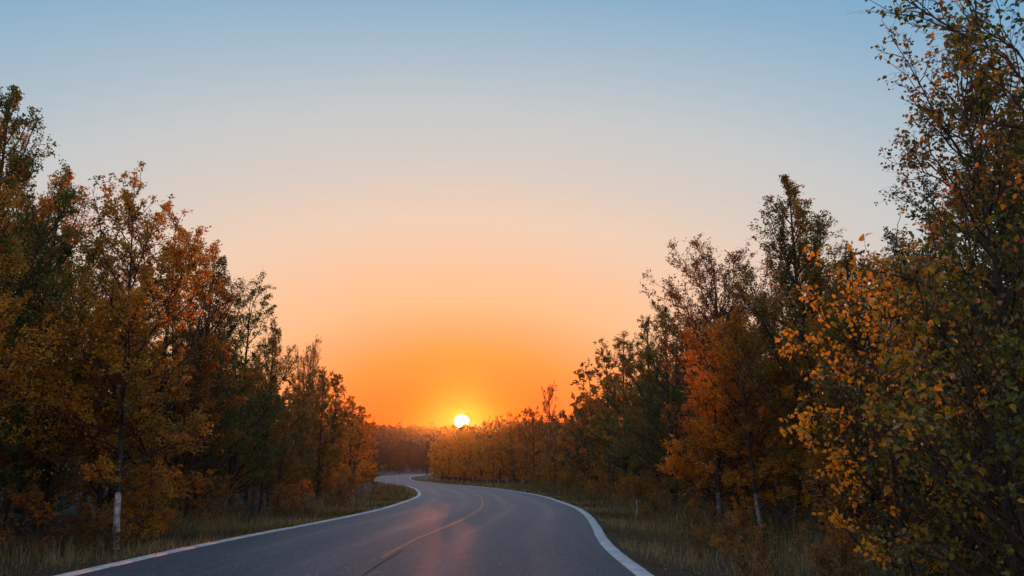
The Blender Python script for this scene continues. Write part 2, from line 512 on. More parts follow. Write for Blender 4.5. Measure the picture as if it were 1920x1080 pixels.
def stone_geo(L, W, top, bottom, bev, off=(0, 0), ang=0.0):
    """A kerb block with chamfered upper edges, centred, long axis on local Y."""
    a, b = W / 2, L / 2
    lo = [(-a, -b, bottom), (a, -b, bottom), (a, b, bottom), (-a, b, bottom)]
    mid = [(-a, -b, top - bev), (a, -b, top - bev), (a, b, top - bev), (-a, b, top - bev)]
    hi = [(-a + bev, -b + bev, top), (a - bev, -b + bev, top), (a - bev, b - bev, top), (-a + bev, b - bev, top)]
    V = np.array(lo + mid + hi, float)
    c, s = math.cos(ang), math.sin(ang)
    V[:, :2] = V[:, :2] @ np.array([[c, s], [-s, c]]) + off
    F = [(8, 9, 10, 11)]
    for k in (0, 4):
        for j in range(4):
            F.append((k + j, k + (j + 1) % 4, k + 4 + (j + 1) % 4, k + 4 + j))
    return V, np.array(F)


def build_kerb(side):
    rg = random.Random(3 + side)
    root = empty('kerb', (0, 0, 0)); root['kind'] = 'structure'
    shapes = [mesh('kerb_stone', *stone_geo(L, 0.22, 0.009, -0.16, 0.004)) for L in (0.86, 1.00, 1.14)]
    lens = (0.86, 1.00, 1.14)
    s = float(np.interp(4.0, CEN[:, 1][:400], ARC[:400]))
    far = []
    s_end = ARC[-1] - 30
    cnt = 0
    while s < s_end:
        q = rg.randrange(3); L = lens[q]
        gap = rg.uniform(0.006, 0.020)
        sc = s + L / 2
        o_ = side * (HALF + 0.17 + rg.uniform(-.006, .006))
        x, y = on_road(np.array([sc]), o_)
        tx = np.interp(sc, ARC, TAN[:, 0]); ty = np.interp(sc, ARC, TAN[:, 1])
        ang = math.atan2(-tx, ty) + rg.uniform(-.010, .010)
        z = float(ground_z(y[0])) + rg.uniform(-.003, .003)
        if cnt < 110:
            k = link('kerb_stone', shapes[q], root, KERB_M)
            k.location = (x[0], y[0], z); k.rotation_euler = (rg.uniform(-.006, .006) - 0.015 * ty, rg.uniform(-.01, .01), ang)
        else:
            V, F = stone_geo(L + gap * .5, 0.22, 0.009, -0.16, 0.004, (x[0], y[0]), ang)
            V[:, 2] += z
            far.append((V, F))
        cnt += 1
        s += L + gap
    o = link('far_kerb_stones', mesh('far_kerb_stones', *merge(far)), root, KERB_M); o['kind'] = 'stuff'

build_kerb(-1)
build_kerb(1)

# ------------------------------------------------------------------ trees
def diamonds(p, d_, n_, L, W, fold):
    """Folded two-triangle leaves."""
    s_ = norm(np.cross(d_, n_)); n_ = np.cross(s_, d_)
    mid = p + d_ * (L * 0.45)[:, None]
    up = n_ * (W * fold)[:, None]
    l = mid + s_ * (W * .5)[:, None] + up; r = mid - s_ * (W * .5)[:, None] + up
    tip = p + d_ * L[:, None] - n_ * (L * .12)[:, None]
    N = len(p)
    V = np.stack([p, l, tip, r], 1).reshape(-1, 3)
    b = np.arange(N)[:, None] * 4
    F = np.concatenate([b + [0, 2, 1], b + [0, 3, 2]], 1).reshape(-1, 3)
    return V, F, 2


def ovates(p, d_, n_, L, W, fold):
    """Ovate pointed leaves with a midrib, eight triangles each."""
    s_ = norm(np.cross(d_, n_)); n_ = np.cross(s_, d_)
    prof = [(0.0, 0.0, 0.0), (0.16, 0.34, 0.02), (0.42, 0.5, 0.0), (0.74, 0.27, -0.07), (1.0, 0.0, -0.18)]
    rows = []
    for t, wd, dr in prof:
        c = p + d_ * (L * t)[:, None] + n_ * (L * dr)[:, None]
        if wd == 0:
            rows.append(c)
        else:
            up = n_ * (W * fold * wd * 1.6)[:, None]
            rows += [c + s_ * (W * wd)[:, None] + up, c, c - s_ * (W * wd)[:, None] + up]
    V = np.stack(rows, 1)                      # 0 base, 1-3, 4-6, 7-9, 10 tip
    N = len(p); b = np.arange(N)[:, None] * 11
    tri = [0, 2, 1, 0, 3, 2, 1, 2, 5, 1, 5, 4, 2, 3, 6, 2, 6, 5, 4, 5, 8, 4, 8, 7, 5, 6, 9, 5, 9, 8, 7, 8, 10, 8, 9, 10]
    F = (b + np.array(tri)[None]).reshape(-1, 3)
    return V.reshape(-1, 3), F, 12


def grow(seed, H=7.0, crown0=0.16, n1=40, R0=1.2, top_pow=0.75, up=(58, 30), n2=7.0, n3=9.0, leaves=9, leaf_L=0.062, leaf_W=0.042,
         trunk_r=0.07, shape='diamond', stems=1, bare=0.0, twig_r=0.0035, wander=0.05, tone_mix=0.58, arch=None, low_thin=0.0, sides=7, n3leaf_spread=0.05, par=.75, rise=(.18, .05), r3=.55):
    """Returns dict of numpy geometry: trunk, branches, leaves (points kept for the large leaves)."""
    rg = np.random.default_rng(seed)
    out = {}
    allP, tP, tR = [], [], []
    K0 = 16
    n1s = n1 // stems
    lev1 = []
    for sidx in range(stems):
        hh = H * (1 if sidx == 0 else rg.uniform(.72, .92))
        t = np.linspace(0, 1, K0)
        wv = np.cumsum(rg.normal(0, wander * H / 40, (K0, 2)), 0); wv -= wv[:1]
        P = np.zeros((K0, 3)); P[:, 2] = t * hh
        lean = rg.uniform(-.10, .10, 2) if sidx == 0 else rg.uniform(-.22, .22, 2)
        P[:, :2] = wv + np.outer(t ** 1.2, lean * hh * (0.35 if sidx == 0 else 1)) + (0 if sidx == 0 else rg.uniform(-.10, .10, 2))
        if sidx == 0:
            P[:, :2] -= np.outer(t ** 1.3, P[-1, :2])          # the leader ends over the base
        rad = trunk_r * (1 if sidx == 0 else .72) * (1 - t) ** .85 + 0.006
        rad[0] *= 1.35; 
        tP.append(P); tR.append(rad)
        # primaries
        tt = crown0 + (0.985 - crown0) * (np.arange(n1s) + rg.uniform(0, 1, n1s)) / n1s
        azm = np.arange(n1s) * 2.399963 + rg.normal(0, .5, n1s) + sidx * 1.3
        base = np.stack([np.interp(tt, t, P[:, k]) for k in range(3)], 1)
        u_ = (tt - crown0) / (1 - crown0)
        env = R0 * np.clip(np.minimum(u_ / 0.22 + .55, 1.0), 0, 1) * (1 - u_ ** 1.6) ** top_pow + .10
        L = env * rg.uniform(.62, 1.22, n1s) * (.85 if sidx else 1)
        ang = np.radians(up[0] + (up[1] - up[0]) * u_ + rg.normal(0, 7, n1s))
        L = L / np.maximum(np.sin(ang), .45)
        dr = np.stack([np.sin(ang) * np.cos(azm), np.sin(ang) * np.sin(azm), np.cos(ang)], 1)
        br = np.interp(tt, t, rad) * .5
        lev1.append((base, dr, L, np.minimum(br, .028), u_))
    base, dr, L, br, u_ = [np.concatenate(z) for z in zip(*lev1)]
    if arch is not None:                                       # one long arching side branch
        base = np.vstack([base, arch[0]]); dr = np.vstack([dr, norm(np.array(arch[1], float))]); L = np.r_[L, arch[2]]; br = np.r_[br, .022]; u_ = np.r_[u_, .5]
    def path(base, dr, L, K, curl, jit):
        s = np.linspace(0, 1, K)
        N = len(base)
        P = base[:, None] + dr[:, None] * (L[:, None] * s)[..., None]
        P[:, :, 2] += curl[:, None] * L[:, None] * s ** 2
        j = np.cumsum(rg.normal(0, jit, (N, K, 3)) * (L / K)[:, None, None], 1); j -= j[:, :1]
        return P + j
    P1 = path(base, dr, L, 7, rg.uniform(.02, .28, len(L)), .22)
    if arch is not None:
        P1[-1] = path(base[-1:], dr[-1:], L[-1:], 7, np.array([-.30]), .1)[0]
    s7 = np.linspace(0, 1, 7)
    R1 = br[:, None] * (1 - s7) ** .8 + twig_r
    def child(P, L, dens, s0, ratio, mn, upb):  # side shoots along every path
        n = np.maximum(mn, rg.poisson(L * dens)).astype(int)
        pid = np.repeat(np.arange(len(L)), n)
        s = s0 + (1 - s0) * rg.uniform(0, 1, len(pid)) ** .8
        K = P.shape[1]
        fi = s * (K - 1); i0 = np.clip(fi.astype(int), 0, K - 2); fr = (fi - i0)[:, None]
        b = P[pid, i0] * (1 - fr) + P[pid, i0 + 1] * fr
        pd = norm(P[pid, i0 + 1] - P[pid, i0])
        rnd = norm(rg.normal(0, 1, (len(pid), 3)))
        dd = norm(pd * par + rnd * .75 + np.array([0, 0, upb]))
        LL = L[pid] * ratio * (1.15 - .75 * s) * rg.uniform(.6, 1.3, len(pid))
        return pid, s, b, dd, LL
    pid2, s2, b2, d2, L2 = child(P1, L, n2, .18, .50, 3, rise[0])
    L2 = np.clip(L2, .12, 1.4)
    P2 = path(b2, d2, L2, 5, rg.uniform(-.15, .2, len(L2)), .25)
    s5 = np.linspace(0, 1, 5)
    R2 = (np.clip(L2 * .008, .002, .008))[:, None] * (1 - s5) + twig_r * .8
    pid3, s3_, b3, d3, L3 = child(P2, L2, n3, .15, r3, 2, rise[1])
    L3 = np.clip(L3, .07, .5)
    P3 = path(b3, d3, L3, 4, rg.uniform(-.35, .15, len(L3)), .25)
    s4 = np.linspace(0, 1, 4)
    R3 = np.full((len(L3), 1), twig_r * .75) * (1 - .6 * s4)[None]
    # trunk mesh
    tv = [tubes(p[None], r[None], sides) for p, r in zip(tP, tR)]
    out['trunk'] = merge(tv); out['trunk_path'] = (tP[0], tR[0])
    out['branches'] = merge([tubes(P1, R1, 5), tubes(P2, R2, 3), tubes(P3, R3, 3)])
    # leaves along the twigs and the ends of the secondaries
    def leafpts(P, per, keep):
        n = rg.poisson(per, len(P)); n[~keep] = 0
        pid = np.repeat(np.arange(len(P)), n)
        s = rg.uniform(.08, 1, len(pid))
        K = P.shape[1]; fi = s * (K - 1); i0 = np.clip(fi.astype(int), 0, K - 2); fr = (fi - i0)[:, None]
        return pid, P[pid, i0] * (1 - fr) + P[pid, i0 + 1] * fr, norm(P[pid, -1] - P[pid, 0])
    u3 = u_[pid2[pid3]]
    keep3 = rg.uniform(0, 1, len(P3)) > bare
    if low_thin: keep3 &= rg.uniform(0, 1, len(P3)) > low_thin * (1 - u3)
    q3, p3, dd3 = leafpts(P3, leaves, keep3)
    q2, p2, dd2 = leafpts(P2, leaves * .8, rg.uniform(0, 1, len(P2)) > bare)
    p = np.concatenate([p3, p2]); tw = np.concatenate([dd3, dd2])
    g1 = np.concatenate([pid2[pid3[q3]], pid2[q2]]); g2 = np.concatenate([pid3[q3], q2])
    N = len(p)
    p = p + rg.normal(0, n3leaf_spread * .5, (N, 3))
    dl = norm(tw * .35 + rg.normal(0, .6, (N, 3)) + np.array([0, 0, -.35]))
    nn = norm(rg.normal(0, .7, (N, 3)) + np.array([0, 0, .55]))
    sz = rg.uniform(.6, 1.2, N)
    tb = rg.uniform(0, 1, len(L))[g1]; ts = rg.uniform(0, 1, len(L2))[g2]
    tone = np.clip(.5 + tone_mix * ((tb - .5) * 1.0 + (ts - .5) * .8) + (1 - tone_mix) * rg.normal(0, .34, N), 0, 1)
    out['leaf'] = (p, dl, nn, leaf_L * sz, leaf_W * sz * rg.uniform(.85, 1.1, N), rg.uniform(.1, .38, N), tone)
    return out


LEAVES_MADE = {}


def crown_mesh(name, leaf, shape, skip=None):
    p, dl, nn, L, W, fo, tone = leaf
    if skip is not None:
        k = ~skip
        p, dl, nn, L, W, fo, tone = [a[k] for a in (p, dl, nn, L, W, fo, tone)]
    V, F, per = (diamonds if shape == 'diamond' else ovates)(p, dl, nn, L, W, fo)
    return mesh(name, V, F, tone=np.repeat(tone, per))


PROTO = {}


def proto(kind, n, **kw):
    lst = []
    for i in range(n):
        g = grow(hash_seed(kind) + i * 17, **kw)
        H = kw.get('H', 7.0)
        lst.append(dict(H=H, trunk=mesh('trunk', *g['trunk'], smooth=True), branches=mesh('branches', *g['branches'], smooth=True),
                        crown=crown_mesh('crown', g['leaf'], 'diamond'), path=g['trunk_path'], n=len(g['leaf'][0])))
    PROTO[kind] = lst


def hash_seed(s):
    return sum((i + 3) * ord(c) for i, c in enumerate(s))

proto('tall', 3, n1=46, R0=1.15, top_pow=1.35, up=(52, 18), n2=8, n3=10, leaves=10.5, leaf_L=.048, leaf_W=.034, par=.95, rise=(.40, .25), r3=.75)
proto('dense', 3, n1=48, R0=1.45, top_pow=.75, up=(64, 28), crown0=.10, n2=7.5, n3=9.5, leaves=10, stems=2, leaf_L=.056, leaf_W=.041, par=.85, rise=(.30, .15), r3=.65)
proto('birch', 2, n1=46, R0=1.45, top_pow=.85, up=(72, 26), crown0=.13, n2=7, n3=9, leaves=10, trunk_r=.044, leaf_L=.054, leaf_W=.042, par=.85, rise=(.30, .15), r3=.65)
proto('sparse', 1, n1=48, R0=1.5, top_pow=.65, up=(42, 20), crown0=.20, n2=7, n3=9, leaves=9.5, bare=.05, stems=3, leaf_L=.05, leaf_W=.035, twig_r=.003, par=.9, rise=(.35, .25), r3=.7)
# lighter builds for trees from forty metres on: fewer, larger leaf sprays
proto('far_tall', 2, crown0=.08, n1=30, R0=1.15, top_pow=.95, up=(56, 26), n2=4.5, n3=5, leaves=5.5, leaf_L=.13, leaf_W=.085, twig_r=.006, sides=5)
proto('far_dense', 3, n1=34, R0=1.5, top_pow=.6, up=(66, 34), crown0=.03, n2=4.5, n3=5.5, leaves=6.5, stems=2, leaf_L=.13, leaf_W=.09, twig_r=.006, sides=5)
proto('far_sparse', 1, n1=30, R0=1.2, top_pow=.8, up=(48, 24), crown0=.25, n2=4.5, n3=5, leaves=4.0, bare=.25, leaf_L=.11, leaf_W=.07, twig_r=.008, sides=5)
proto('shrub', 3, H=2.0, n1=26, R0=.85, top_pow=.5, up=(70, 30), crown0=.03, n2=8, n3=9, leaves=6, stems=4, leaf_L=.055, leaf_W=.038, trunk_r=.018, sides=5)

TREES = [
    ('tall', 'green', -9.05, 12.6, 8.29, -0.3, 0.9, 0, 'tall dark green tree at the far left reaching highest on that side'),
    ('tall', 'amber', -10.16, 15.6, 7.92, 0.1, 1.0, 0, 'amber leaved tree just right of the tallest left tree'),
    ('birch', 'amber', -7.27, 14.3, 6.99, -0.5, 1.1, 1, 'amber tree with a white painted trunk beside the left kerb'),
    ('dense', 'rust', -8.07, 17.2, 6.94, -0.1, 1.1, 0, 'deep orange tree behind the white trunked amber tree'),
    ('tall', 'olive', -8.01, 19.0, 7.11, 0.1, 0.9, 0, 'slender olive tree standing past the white trunked amber tree'),
    ('dense', 'green', -8.28, 22.6, 6.69, 0.1, 1.15, 0, 'dark green bushy tree in the middle of the left row'),
    ('tall', 'olive', -8.64, 26.5, 6.63, 0.0, 1.0, 0, 'small olive tree between the dark green bushy tree and the thin lookout tree'),
    ('sparse', 'brown', -9.85, 36, 7.01, 0.0, 0.65, 0, 'thin see through tree rising above its neighbours on the left'),
    ('dense', 'olive', -8.39, 33, 5.55, 0.0, 1.0, 0, 'rounded olive tree in front of the thin see through tree'),
    ('tall', 'rust', -10.16, 43, 6.75, 0.0, 1.0, 0, 'reddish pointed tree right of the thin see through tree'),
    ('dense', 'amber', -8.72, 41, 4.91, 0.0, 1.3, 0, 'low amber bushy tree leaning over the left verge bend'),
    ('tall', 'brown', -11.15, 52, 6.26, 0.0, 1.1, 0, 'brown pointed tree stepping down toward the left bend'),
    ('dense', 'rust', -12.33, 61, 5.83, 0.0, 1.0, 0, 'rust coloured tree last but one before the left bend'),
    ('dense', 'brown', -14.1, 72, 5.74, 0.0, 1.0, 0, 'brown tree at the very end of the left row by the bend'),
    ('near', 'leafgreen', 5.38, 5.8, 6.45, -0.45, 1.0, 0, 'nearest large leaved tree, a tall one rising highest of all on the right'),
    ('near', 'bronze', 5.45, 7.8, 5.73, -0.25, 0.78, 0, 'dark bronze leaved tall tree standing next to the nearest tree'),
    ('nearlow', 'yellow', 4.27, 8.4, 3.17, 0.0, 0.95, 0, 'low golden leaved tree with bright leaves beside the nearest tree'),
    ('nearlow', 'bronze', 4.47, 7.0, 2.43, 0.0, 1.2, 0, 'low bronze leaved young tree in the bottom right corner'),
    ('nearlow', 'leafgreen', 4.1, 6.2, 2.04, 0.0, 1.15, 0, 'low green and yellow young tree under the nearest tree'),
    ('tall', 'olive', 5.64, 14.2, 7.11, 0.0, 1.05, 0, 'tall olive tree with a feathery pointed top on the right'),
    ('tall', 'olive', 5.44, 11.6, 4.82, 0.0, 0.95, 0, 'loose olive tree between the feathery tall tree and the bronze leaved tree'),
    ('dense', 'amber', 5.71, 13.0, 3.86, 0.0, 1.1, 0, 'shaded amber tree under the loose olive tree on the right'),
    ('birch', 'orange', 4.97, 15.4, 4.46, -0.28, 1.35, 2, 'bright orange tree with a leaning pale trunk on the right verge'),
    ('dense', 'orange', 4.54, 17.0, 4.28, 0.1, 1.35, 2, 'orange tree with an upright pale trunk left of the leaning one'),
    ('sparse', 'purple', 5.52, 19.2, 6.76, -0.1, 1.1, 0, 'purplish fine twigged tree rising behind the orange trees on the right'),
    ('dense', 'green', 5.15, 24.5, 6.55, 0.0, 1.15, 0, 'full dark green tree beyond the orange trees on the right'),
    ('tall', 'olive', 5.35, 29, 7.13, 0.0, 1.0, 0, 'olive pointed tree beyond the full dark green tree'),
    ('dense', 'green', 5.15, 34, 7.16, 0.0, 1.2, 0, 'green rounded tree left of the olive pointed tree on the right'),
    ('tall', 'brown', 5.23, 41, 7.68, 0.0, 1.0, 0, 'brown upright tree left of the green rounded tree on the right'),
    ('dense', 'brown', 5.06, 48, 7.73, 0.0, 1.15, 0, 'wide brown tree at the shoulder where the right row drops'),
    ('dense', 'olive', 4.89, 57, 6.74, 0.0, 1.1, 0, 'low olive tree between the wide brown tree and the slim lone tree'),
    ('sparse', 'rust', 3.31, 66, 8.44, 0.0, 0.75, 0, 'slim lone tree standing up out of the right row'),
    ('dense', 'rust', 2.05, 72, 6.85, 0.0, 1.0, 0, 'rust tree right beside the slim lone tree on its left'),
    ('tall', 'rust', 1.48, 80, 7.92, 0.0, 1.1, 0, 'pointed rust tree second left of the slim lone tree'),
    ('dense', 'orange', -0.19, 90, 7.8, 0.0, 1.2, 0, 'broad orange tree halfway between the sun and the slim lone tree'),
    ('dense', 'orange', -2.13, 100, 8.03, 0.0, 1.2, 0, 'glowing orange tree right of the sun with a rounded top'),
    ('tall', 'orange', -3.99, 108, 8.42, 0.0, 1.2, 0, 'glowing orange tree with a spiky top close to the right of the sun'),
    ('dense', 'orange', -6.25, 116, 8.2, 0.0, 1.3, 0, 'glowing orange tree under the right edge of the sun'),
    ('dense', 'orange', -9.25, 128, 8.6, 0.0, 1.4, 0, 'glowing orange tree directly under the sun'),
    ('dense', 'orange', -12.5, 140, 9.21, 0.0, 1.2, 0, 'glowing orange tree under the left side of the sun'),
    ('dense', 'amber', -14.62, 158, 7.88, 0.0, 1.2, 0, 'low amber tree at the outer end of the sunlit row by the far bend'),
]
BACK = [
    ('dense', 'rust', -9.08, 10.61, 6.3, 0.0, 1.13, 'L', 'bushy rust tree just behind the leftmost tall tree'),
    ('tall', 'amber', -8.01, 10.38, 6.12, 0.0, 1.08, 'L', 'upright amber tree just behind the leftmost tall tree'),
    ('tall', 'olive', -9.31, 11.61, 6.27, 0.0, 1.17, 'L', 'upright olive tree just behind the leftmost tall tree'),
    ('dense', 'amber', -9.05, 16.85, 5.73, 0.0, 1.0, 'L', 'bushy amber tree well behind the white trunked amber tree'),
    ('tall', 'green', -8.13, 20.2, 4.67, 0.0, 1.11, 'L', 'upright green tree just behind the slender olive left tree'),
    ('tall', 'brown', -7.69, 25.29, 3.09, 0.0, 1.08, 'L', 'upright brown tree just behind the small olive left tree'),
    ('dense', 'olive', -8.46, 27.83, 3.86, 0.0, 1.33, 'L', 'bushy olive tree just behind the small olive left tree'),
    ('tall', 'olive', -8.29, 45.68, 1.82, 0.0, 1.28, 'L', 'upright olive tree deep behind the second last left tree'),
    ('dense', 'brown', -20.88, 112.93, 5.46, 0.0, 1.03, 'L', 'bushy brown tree deep behind the last left tree'),
    ('dense', 'olive', -11.21, 10.72, 6.86, 0.0, 1.17, 'L', 'bushy olive tree just behind the leftmost tall tree'),
    ('dense', 'brown', -10.2, 10.69, 6.33, 0.0, 1.02, 'L', 'bushy brown tree just behind the leftmost tall tree'),
    ('dense', 'green', -10.71, 14.33, 7.6, 0.0, 1.12, 'L', 'bushy green tree just behind the leftmost tall tree'),
    ('dense', 'rust', -10.78, 17.62, 5.96, 0.0, 1.05, 'L', 'bushy rust tree just behind the amber tree beside the leftmost one'),
    ('tall', 'amber', -9.95, 19.35, 6.59, 0.0, 1.31, 'L', 'upright amber tree well behind the white trunked amber tree'),
    ('tall', 'amber', -9.98, 22.58, 6.12, 0.0, 1.33, 'L', 'upright amber tree well behind the slender olive left tree'),
    ('dense', 'olive', -10.31, 25.74, 5.6, 0.0, 1.3, 'L', 'bushy olive tree deep behind the slender olive left tree, right one of two'),
    ('dense', 'brown', -10.24, 29.52, 4.69, 0.0, 1.02, 'L', 'bushy brown tree well behind the small olive left tree'),
    ('dense', 'rust', -9.98, 31.44, 4.03, 0.0, 1.19, 'L', 'bushy rust tree well behind the small olive left tree'),
    ('dense', 'brown', -10.27, 41.15, 3.13, 0.0, 1.24, 'L', 'bushy brown tree deep behind the rounded olive left tree'),
    ('tall', 'olive', -11.1, 43.86, 3.35, 0.0, 1.16, 'L', 'upright olive tree deep behind the rounded olive left tree'),
    ('dense', 'rust', -22.66, 107.56, 6.75, 0.0, 1.02, 'L', 'bushy rust tree deep behind the last left tree'),
    ('dense', 'green', -13.04, 9.43, 5.85, 0.0, 1.08, 'L', 'bushy green tree well behind the leftmost tall tree'),
    ('dense', 'olive', -13.74, 10.91, 6.99, 0.0, 1.27, 'L', 'bushy olive tree well behind the leftmost tall tree'),
    ('tall', 'green', -13.57, 14.5, 7.2, 0.0, 1.13, 'L', 'upright green tree well behind the leftmost tall tree'),
    ('dense', 'rust', -12.84, 17.11, 7.14, 0.0, 1.1, 'L', 'bushy rust tree well behind the leftmost tall tree'),
    ('dense', 'olive', -12.24, 20.2, 6.59, 0.0, 1.33, 'L', 'bushy olive tree well behind the amber tree beside the leftmost one'),
    ('tall', 'rust', -12.39, 23.66, 6.42, 0.0, 1.33, 'L', 'upright rust tree deep behind the white trunked amber tree'),
    ('dense', 'green', -11.99, 29.08, 6.63, 0.0, 1.33, 'L', 'bushy green tree deep behind the slender olive left tree, leftmost of three'),
    ('dense', 'amber', -12.36, 30.76, 6.72, 0.0, 1.25, 'L', 'bushy amber tree deep behind the slender olive left tree, right one of two'),
    ('dense', 'amber', -12.23, 35.22, 5.65, 0.0, 1.28, 'L', 'bushy amber tree deep behind the small olive left tree, left one of two'),
    ('tall', 'green', -12.55, 40.08, 5.17, 0.0, 1.18, 'L', 'upright green tree deep behind the small olive left tree'),
    ('dense', 'olive', -13.11, 45.55, 6.59, 0.0, 1.11, 'L', 'bushy olive tree deep behind the thin see through tree'),
    ('tall', 'amber', -13.48, 51.79, 5.93, 0.0, 1.17, 'L', 'upright amber tree deep behind the rounded olive left tree, left one of two'),
    ('dense', 'olive', -14.4, 55.07, 6.96, 0.0, 1.12, 'L', 'bushy olive tree deep behind the rounded olive left tree, left one of two'),
    ('tall', 'green', -14.77, 61.93, 5.9, 0.0, 1.33, 'L', 'upright green tree deep behind the reddish pointed left tree'),
    ('dense', 'olive', -15.13, 66.81, 5.63, 0.0, 1.01, 'L', 'bushy olive tree deep behind the brown pointed left tree, leftmost of three'),
    ('dense', 'olive', -15.43, 69.52, 5.81, 0.0, 1.29, 'L', 'bushy olive tree deep behind the brown pointed left tree, middle of three'),
    ('dense', 'green', -16.29, 75.02, 5.87, 0.0, 1.01, 'L', 'bushy green tree deep behind the brown pointed left tree'),
    ('dense', 'olive', -18.68, 85.95, 7.62, 0.0, 1.34, 'L', 'bushy olive tree deep behind the brown pointed left tree, rightmost of three'),
    ('dense', 'amber', -19.8, 89.23, 6.97, 0.0, 1.35, 'L', 'bushy amber tree deep behind the brown pointed left tree'),
    ('dense', 'brown', -21.11, 96.99, 7.79, 0.0, 1.23, 'L', 'bushy brown tree deep behind the brown pointed left tree'),
    ('tall', 'brown', -22.79, 101.74, 6.52, 0.0, 1.06, 'L', 'upright brown tree deep behind the brown pointed left tree'),
    ('tall', 'amber', -25.01, 108.52, 6.89, 0.0, 1.35, 'L', 'upright amber tree deep behind the reddish pointed left tree, right one of two'),
    ('dense', 'brown', -16.57, 10.8, 6.77, 0.0, 1.03, 'L', 'bushy brown tree deep behind the leftmost tall tree, right one of two'),
    ('dense', 'olive', -15.75, 11.7, 6.78, 0.0, 1.03, 'L', 'bushy olive tree deep behind the leftmost tall tree, third of six from left'),
    ('dense', 'olive', -16.2, 14.72, 6.99, 0.0, 1.05, 'L', 'bushy olive tree deep behind the leftmost tall tree, fourth of six from left'),
    ('tall', 'rust', -16.46, 19.1, 7.31, 0.0, 1.12, 'L', 'upright rust tree deep behind the leftmost tall tree'),
    ('dense', 'green', -15.43, 21.89, 7.95, 0.0, 1.16, 'L', 'bushy green tree deep behind the leftmost tall tree, rightmost of five'),
    ('dense', 'olive', -16.02, 24.96, 6.64, 0.0, 1.23, 'L', 'bushy olive tree deep behind the amber tree beside the leftmost one, right one of two'),
    ('dense', 'brown', -15.98, 31.35, 6.78, 0.0, 1.19, 'L', 'bushy brown tree deep behind the white trunked amber tree'),
    ('tall', 'amber', -15.58, 36.08, 6.88, 0.0, 1.2, 'L', 'upright amber tree deep behind the slender olive left tree'),
    ('dense', 'olive', -15.31, 41.99, 7.13, 0.0, 1.16, 'L', 'bushy olive tree deep behind the dark green bushy left tree, left one of two'),
    ('dense', 'green', -16.17, 44.46, 6.39, 0.0, 1.03, 'L', 'bushy green tree deep behind the dark green bushy left tree'),
    ('dense', 'amber', -16.46, 50.87, 6.83, 0.0, 1.29, 'L', 'bushy amber tree deep behind the small olive left tree, right one of two'),
    ('tall', 'green', -16.68, 56.71, 6.69, 0.0, 1.3, 'L', 'upright green tree deep behind the thin see through tree, right one of two'),
    ('dense', 'brown', -18.27, 66.07, 7.21, 0.0, 1.04, 'L', 'bushy brown tree deep behind the thin see through tree, right one of two'),
    ('dense', 'brown', -19.15, 69.06, 8.41, 0.0, 1.2, 'L', 'bushy brown tree deep behind the thin see through tree, left one of two'),
    ('tall', 'brown', -20.72, 80.54, 6.84, 0.0, 1.05, 'L', 'upright brown tree deep behind the rounded olive left tree'),
    ('dense', 'olive', -22.11, 84.78, 7.1, 0.0, 1.19, 'L', 'bushy olive tree deep behind the rounded olive left tree, right one of two'),
    ('tall', 'amber', -24.23, 96.46, 8.02, 0.0, 1.19, 'L', 'upright amber tree deep behind the rounded olive left tree, right one of two'),
    ('tall', 'amber', -25.51, 101.83, 8.48, 0.0, 1.16, 'L', 'upright amber tree deep behind the reddish pointed left tree, left one of two'),
    ('dense', 'green', -28.42, 109.66, 6.8, 0.0, 1.23, 'L', 'bushy green tree deep behind the rounded olive left tree'),
    ('tall', 'amber', -20.2, 10.66, 6.9, 0.0, 1.03, 'L', 'upright amber tree deep behind the leftmost tall tree'),
    ('dense', 'green', -20.41, 12.28, 6.71, 0.0, 1.08, 'L', 'bushy green tree deep behind the leftmost tall tree, second of five from left'),
    ('dense', 'green', -20.37, 16.34, 7.39, 0.0, 1.12, 'L', 'bushy green tree deep behind the leftmost tall tree, third of five from left'),
    ('dense', 'green', -19.61, 20.75, 7.23, 0.0, 1.03, 'L', 'bushy green tree deep behind the leftmost tall tree, fourth of five from left'),
    ('dense', 'olive', -19.02, 23.6, 7.24, 0.0, 1.15, 'L', 'bushy olive tree deep behind the leftmost tall tree, rightmost of six'),
    ('tall', 'amber', -19.43, 29.51, 7.89, 0.0, 1.15, 'L', 'upright amber tree deep behind the amber tree beside the leftmost one'),
    ('dense', 'olive', -18.97, 34.03, 7.13, 0.0, 1.33, 'L', 'bushy olive tree deep behind the white trunked amber tree, left one of two'),
    ('dense', 'amber', -19.21, 39.18, 7.47, 0.0, 1.14, 'L', 'bushy amber tree deep behind the deep orange left tree'),
    ('dense', 'brown', -19.38, 46.91, 7.36, 0.0, 1.16, 'L', 'bushy brown tree deep behind the slender olive left tree'),
    ('dense', 'olive', -20.92, 51.81, 6.58, 0.0, 1.17, 'L', 'bushy olive tree deep behind the slender olive left tree, left one of two'),
    ('dense', 'amber', -20.89, 59.19, 6.7, 0.0, 1.15, 'L', 'bushy amber tree deep behind the dark green bushy left tree'),
    ('tall', 'brown', -22.81, 67.25, 7.42, 0.0, 1.15, 'L', 'upright brown tree deep behind the small olive left tree'),
    ('dense', 'olive', -22.81, 72.58, 7.34, 0.0, 1.04, 'L', 'bushy olive tree deep behind the small olive left tree'),
    ('dense', 'rust', -25.49, 82.58, 8.0, 0.0, 1.12, 'L', 'bushy rust tree deep behind the small olive left tree'),
    ('dense', 'amber', -27.88, 91.79, 8.08, 0.0, 1.03, 'L', 'bushy amber tree deep behind the thin see through tree'),
    ('tall', 'green', -30.61, 103.53, 6.93, 0.0, 1.35, 'L', 'upright green tree deep behind the thin see through tree, left one of two'),
    ('tall', 'amber', -31.88, 109.06, 8.0, 0.0, 1.08, 'L', 'upright amber tree deep behind the thin see through tree'),
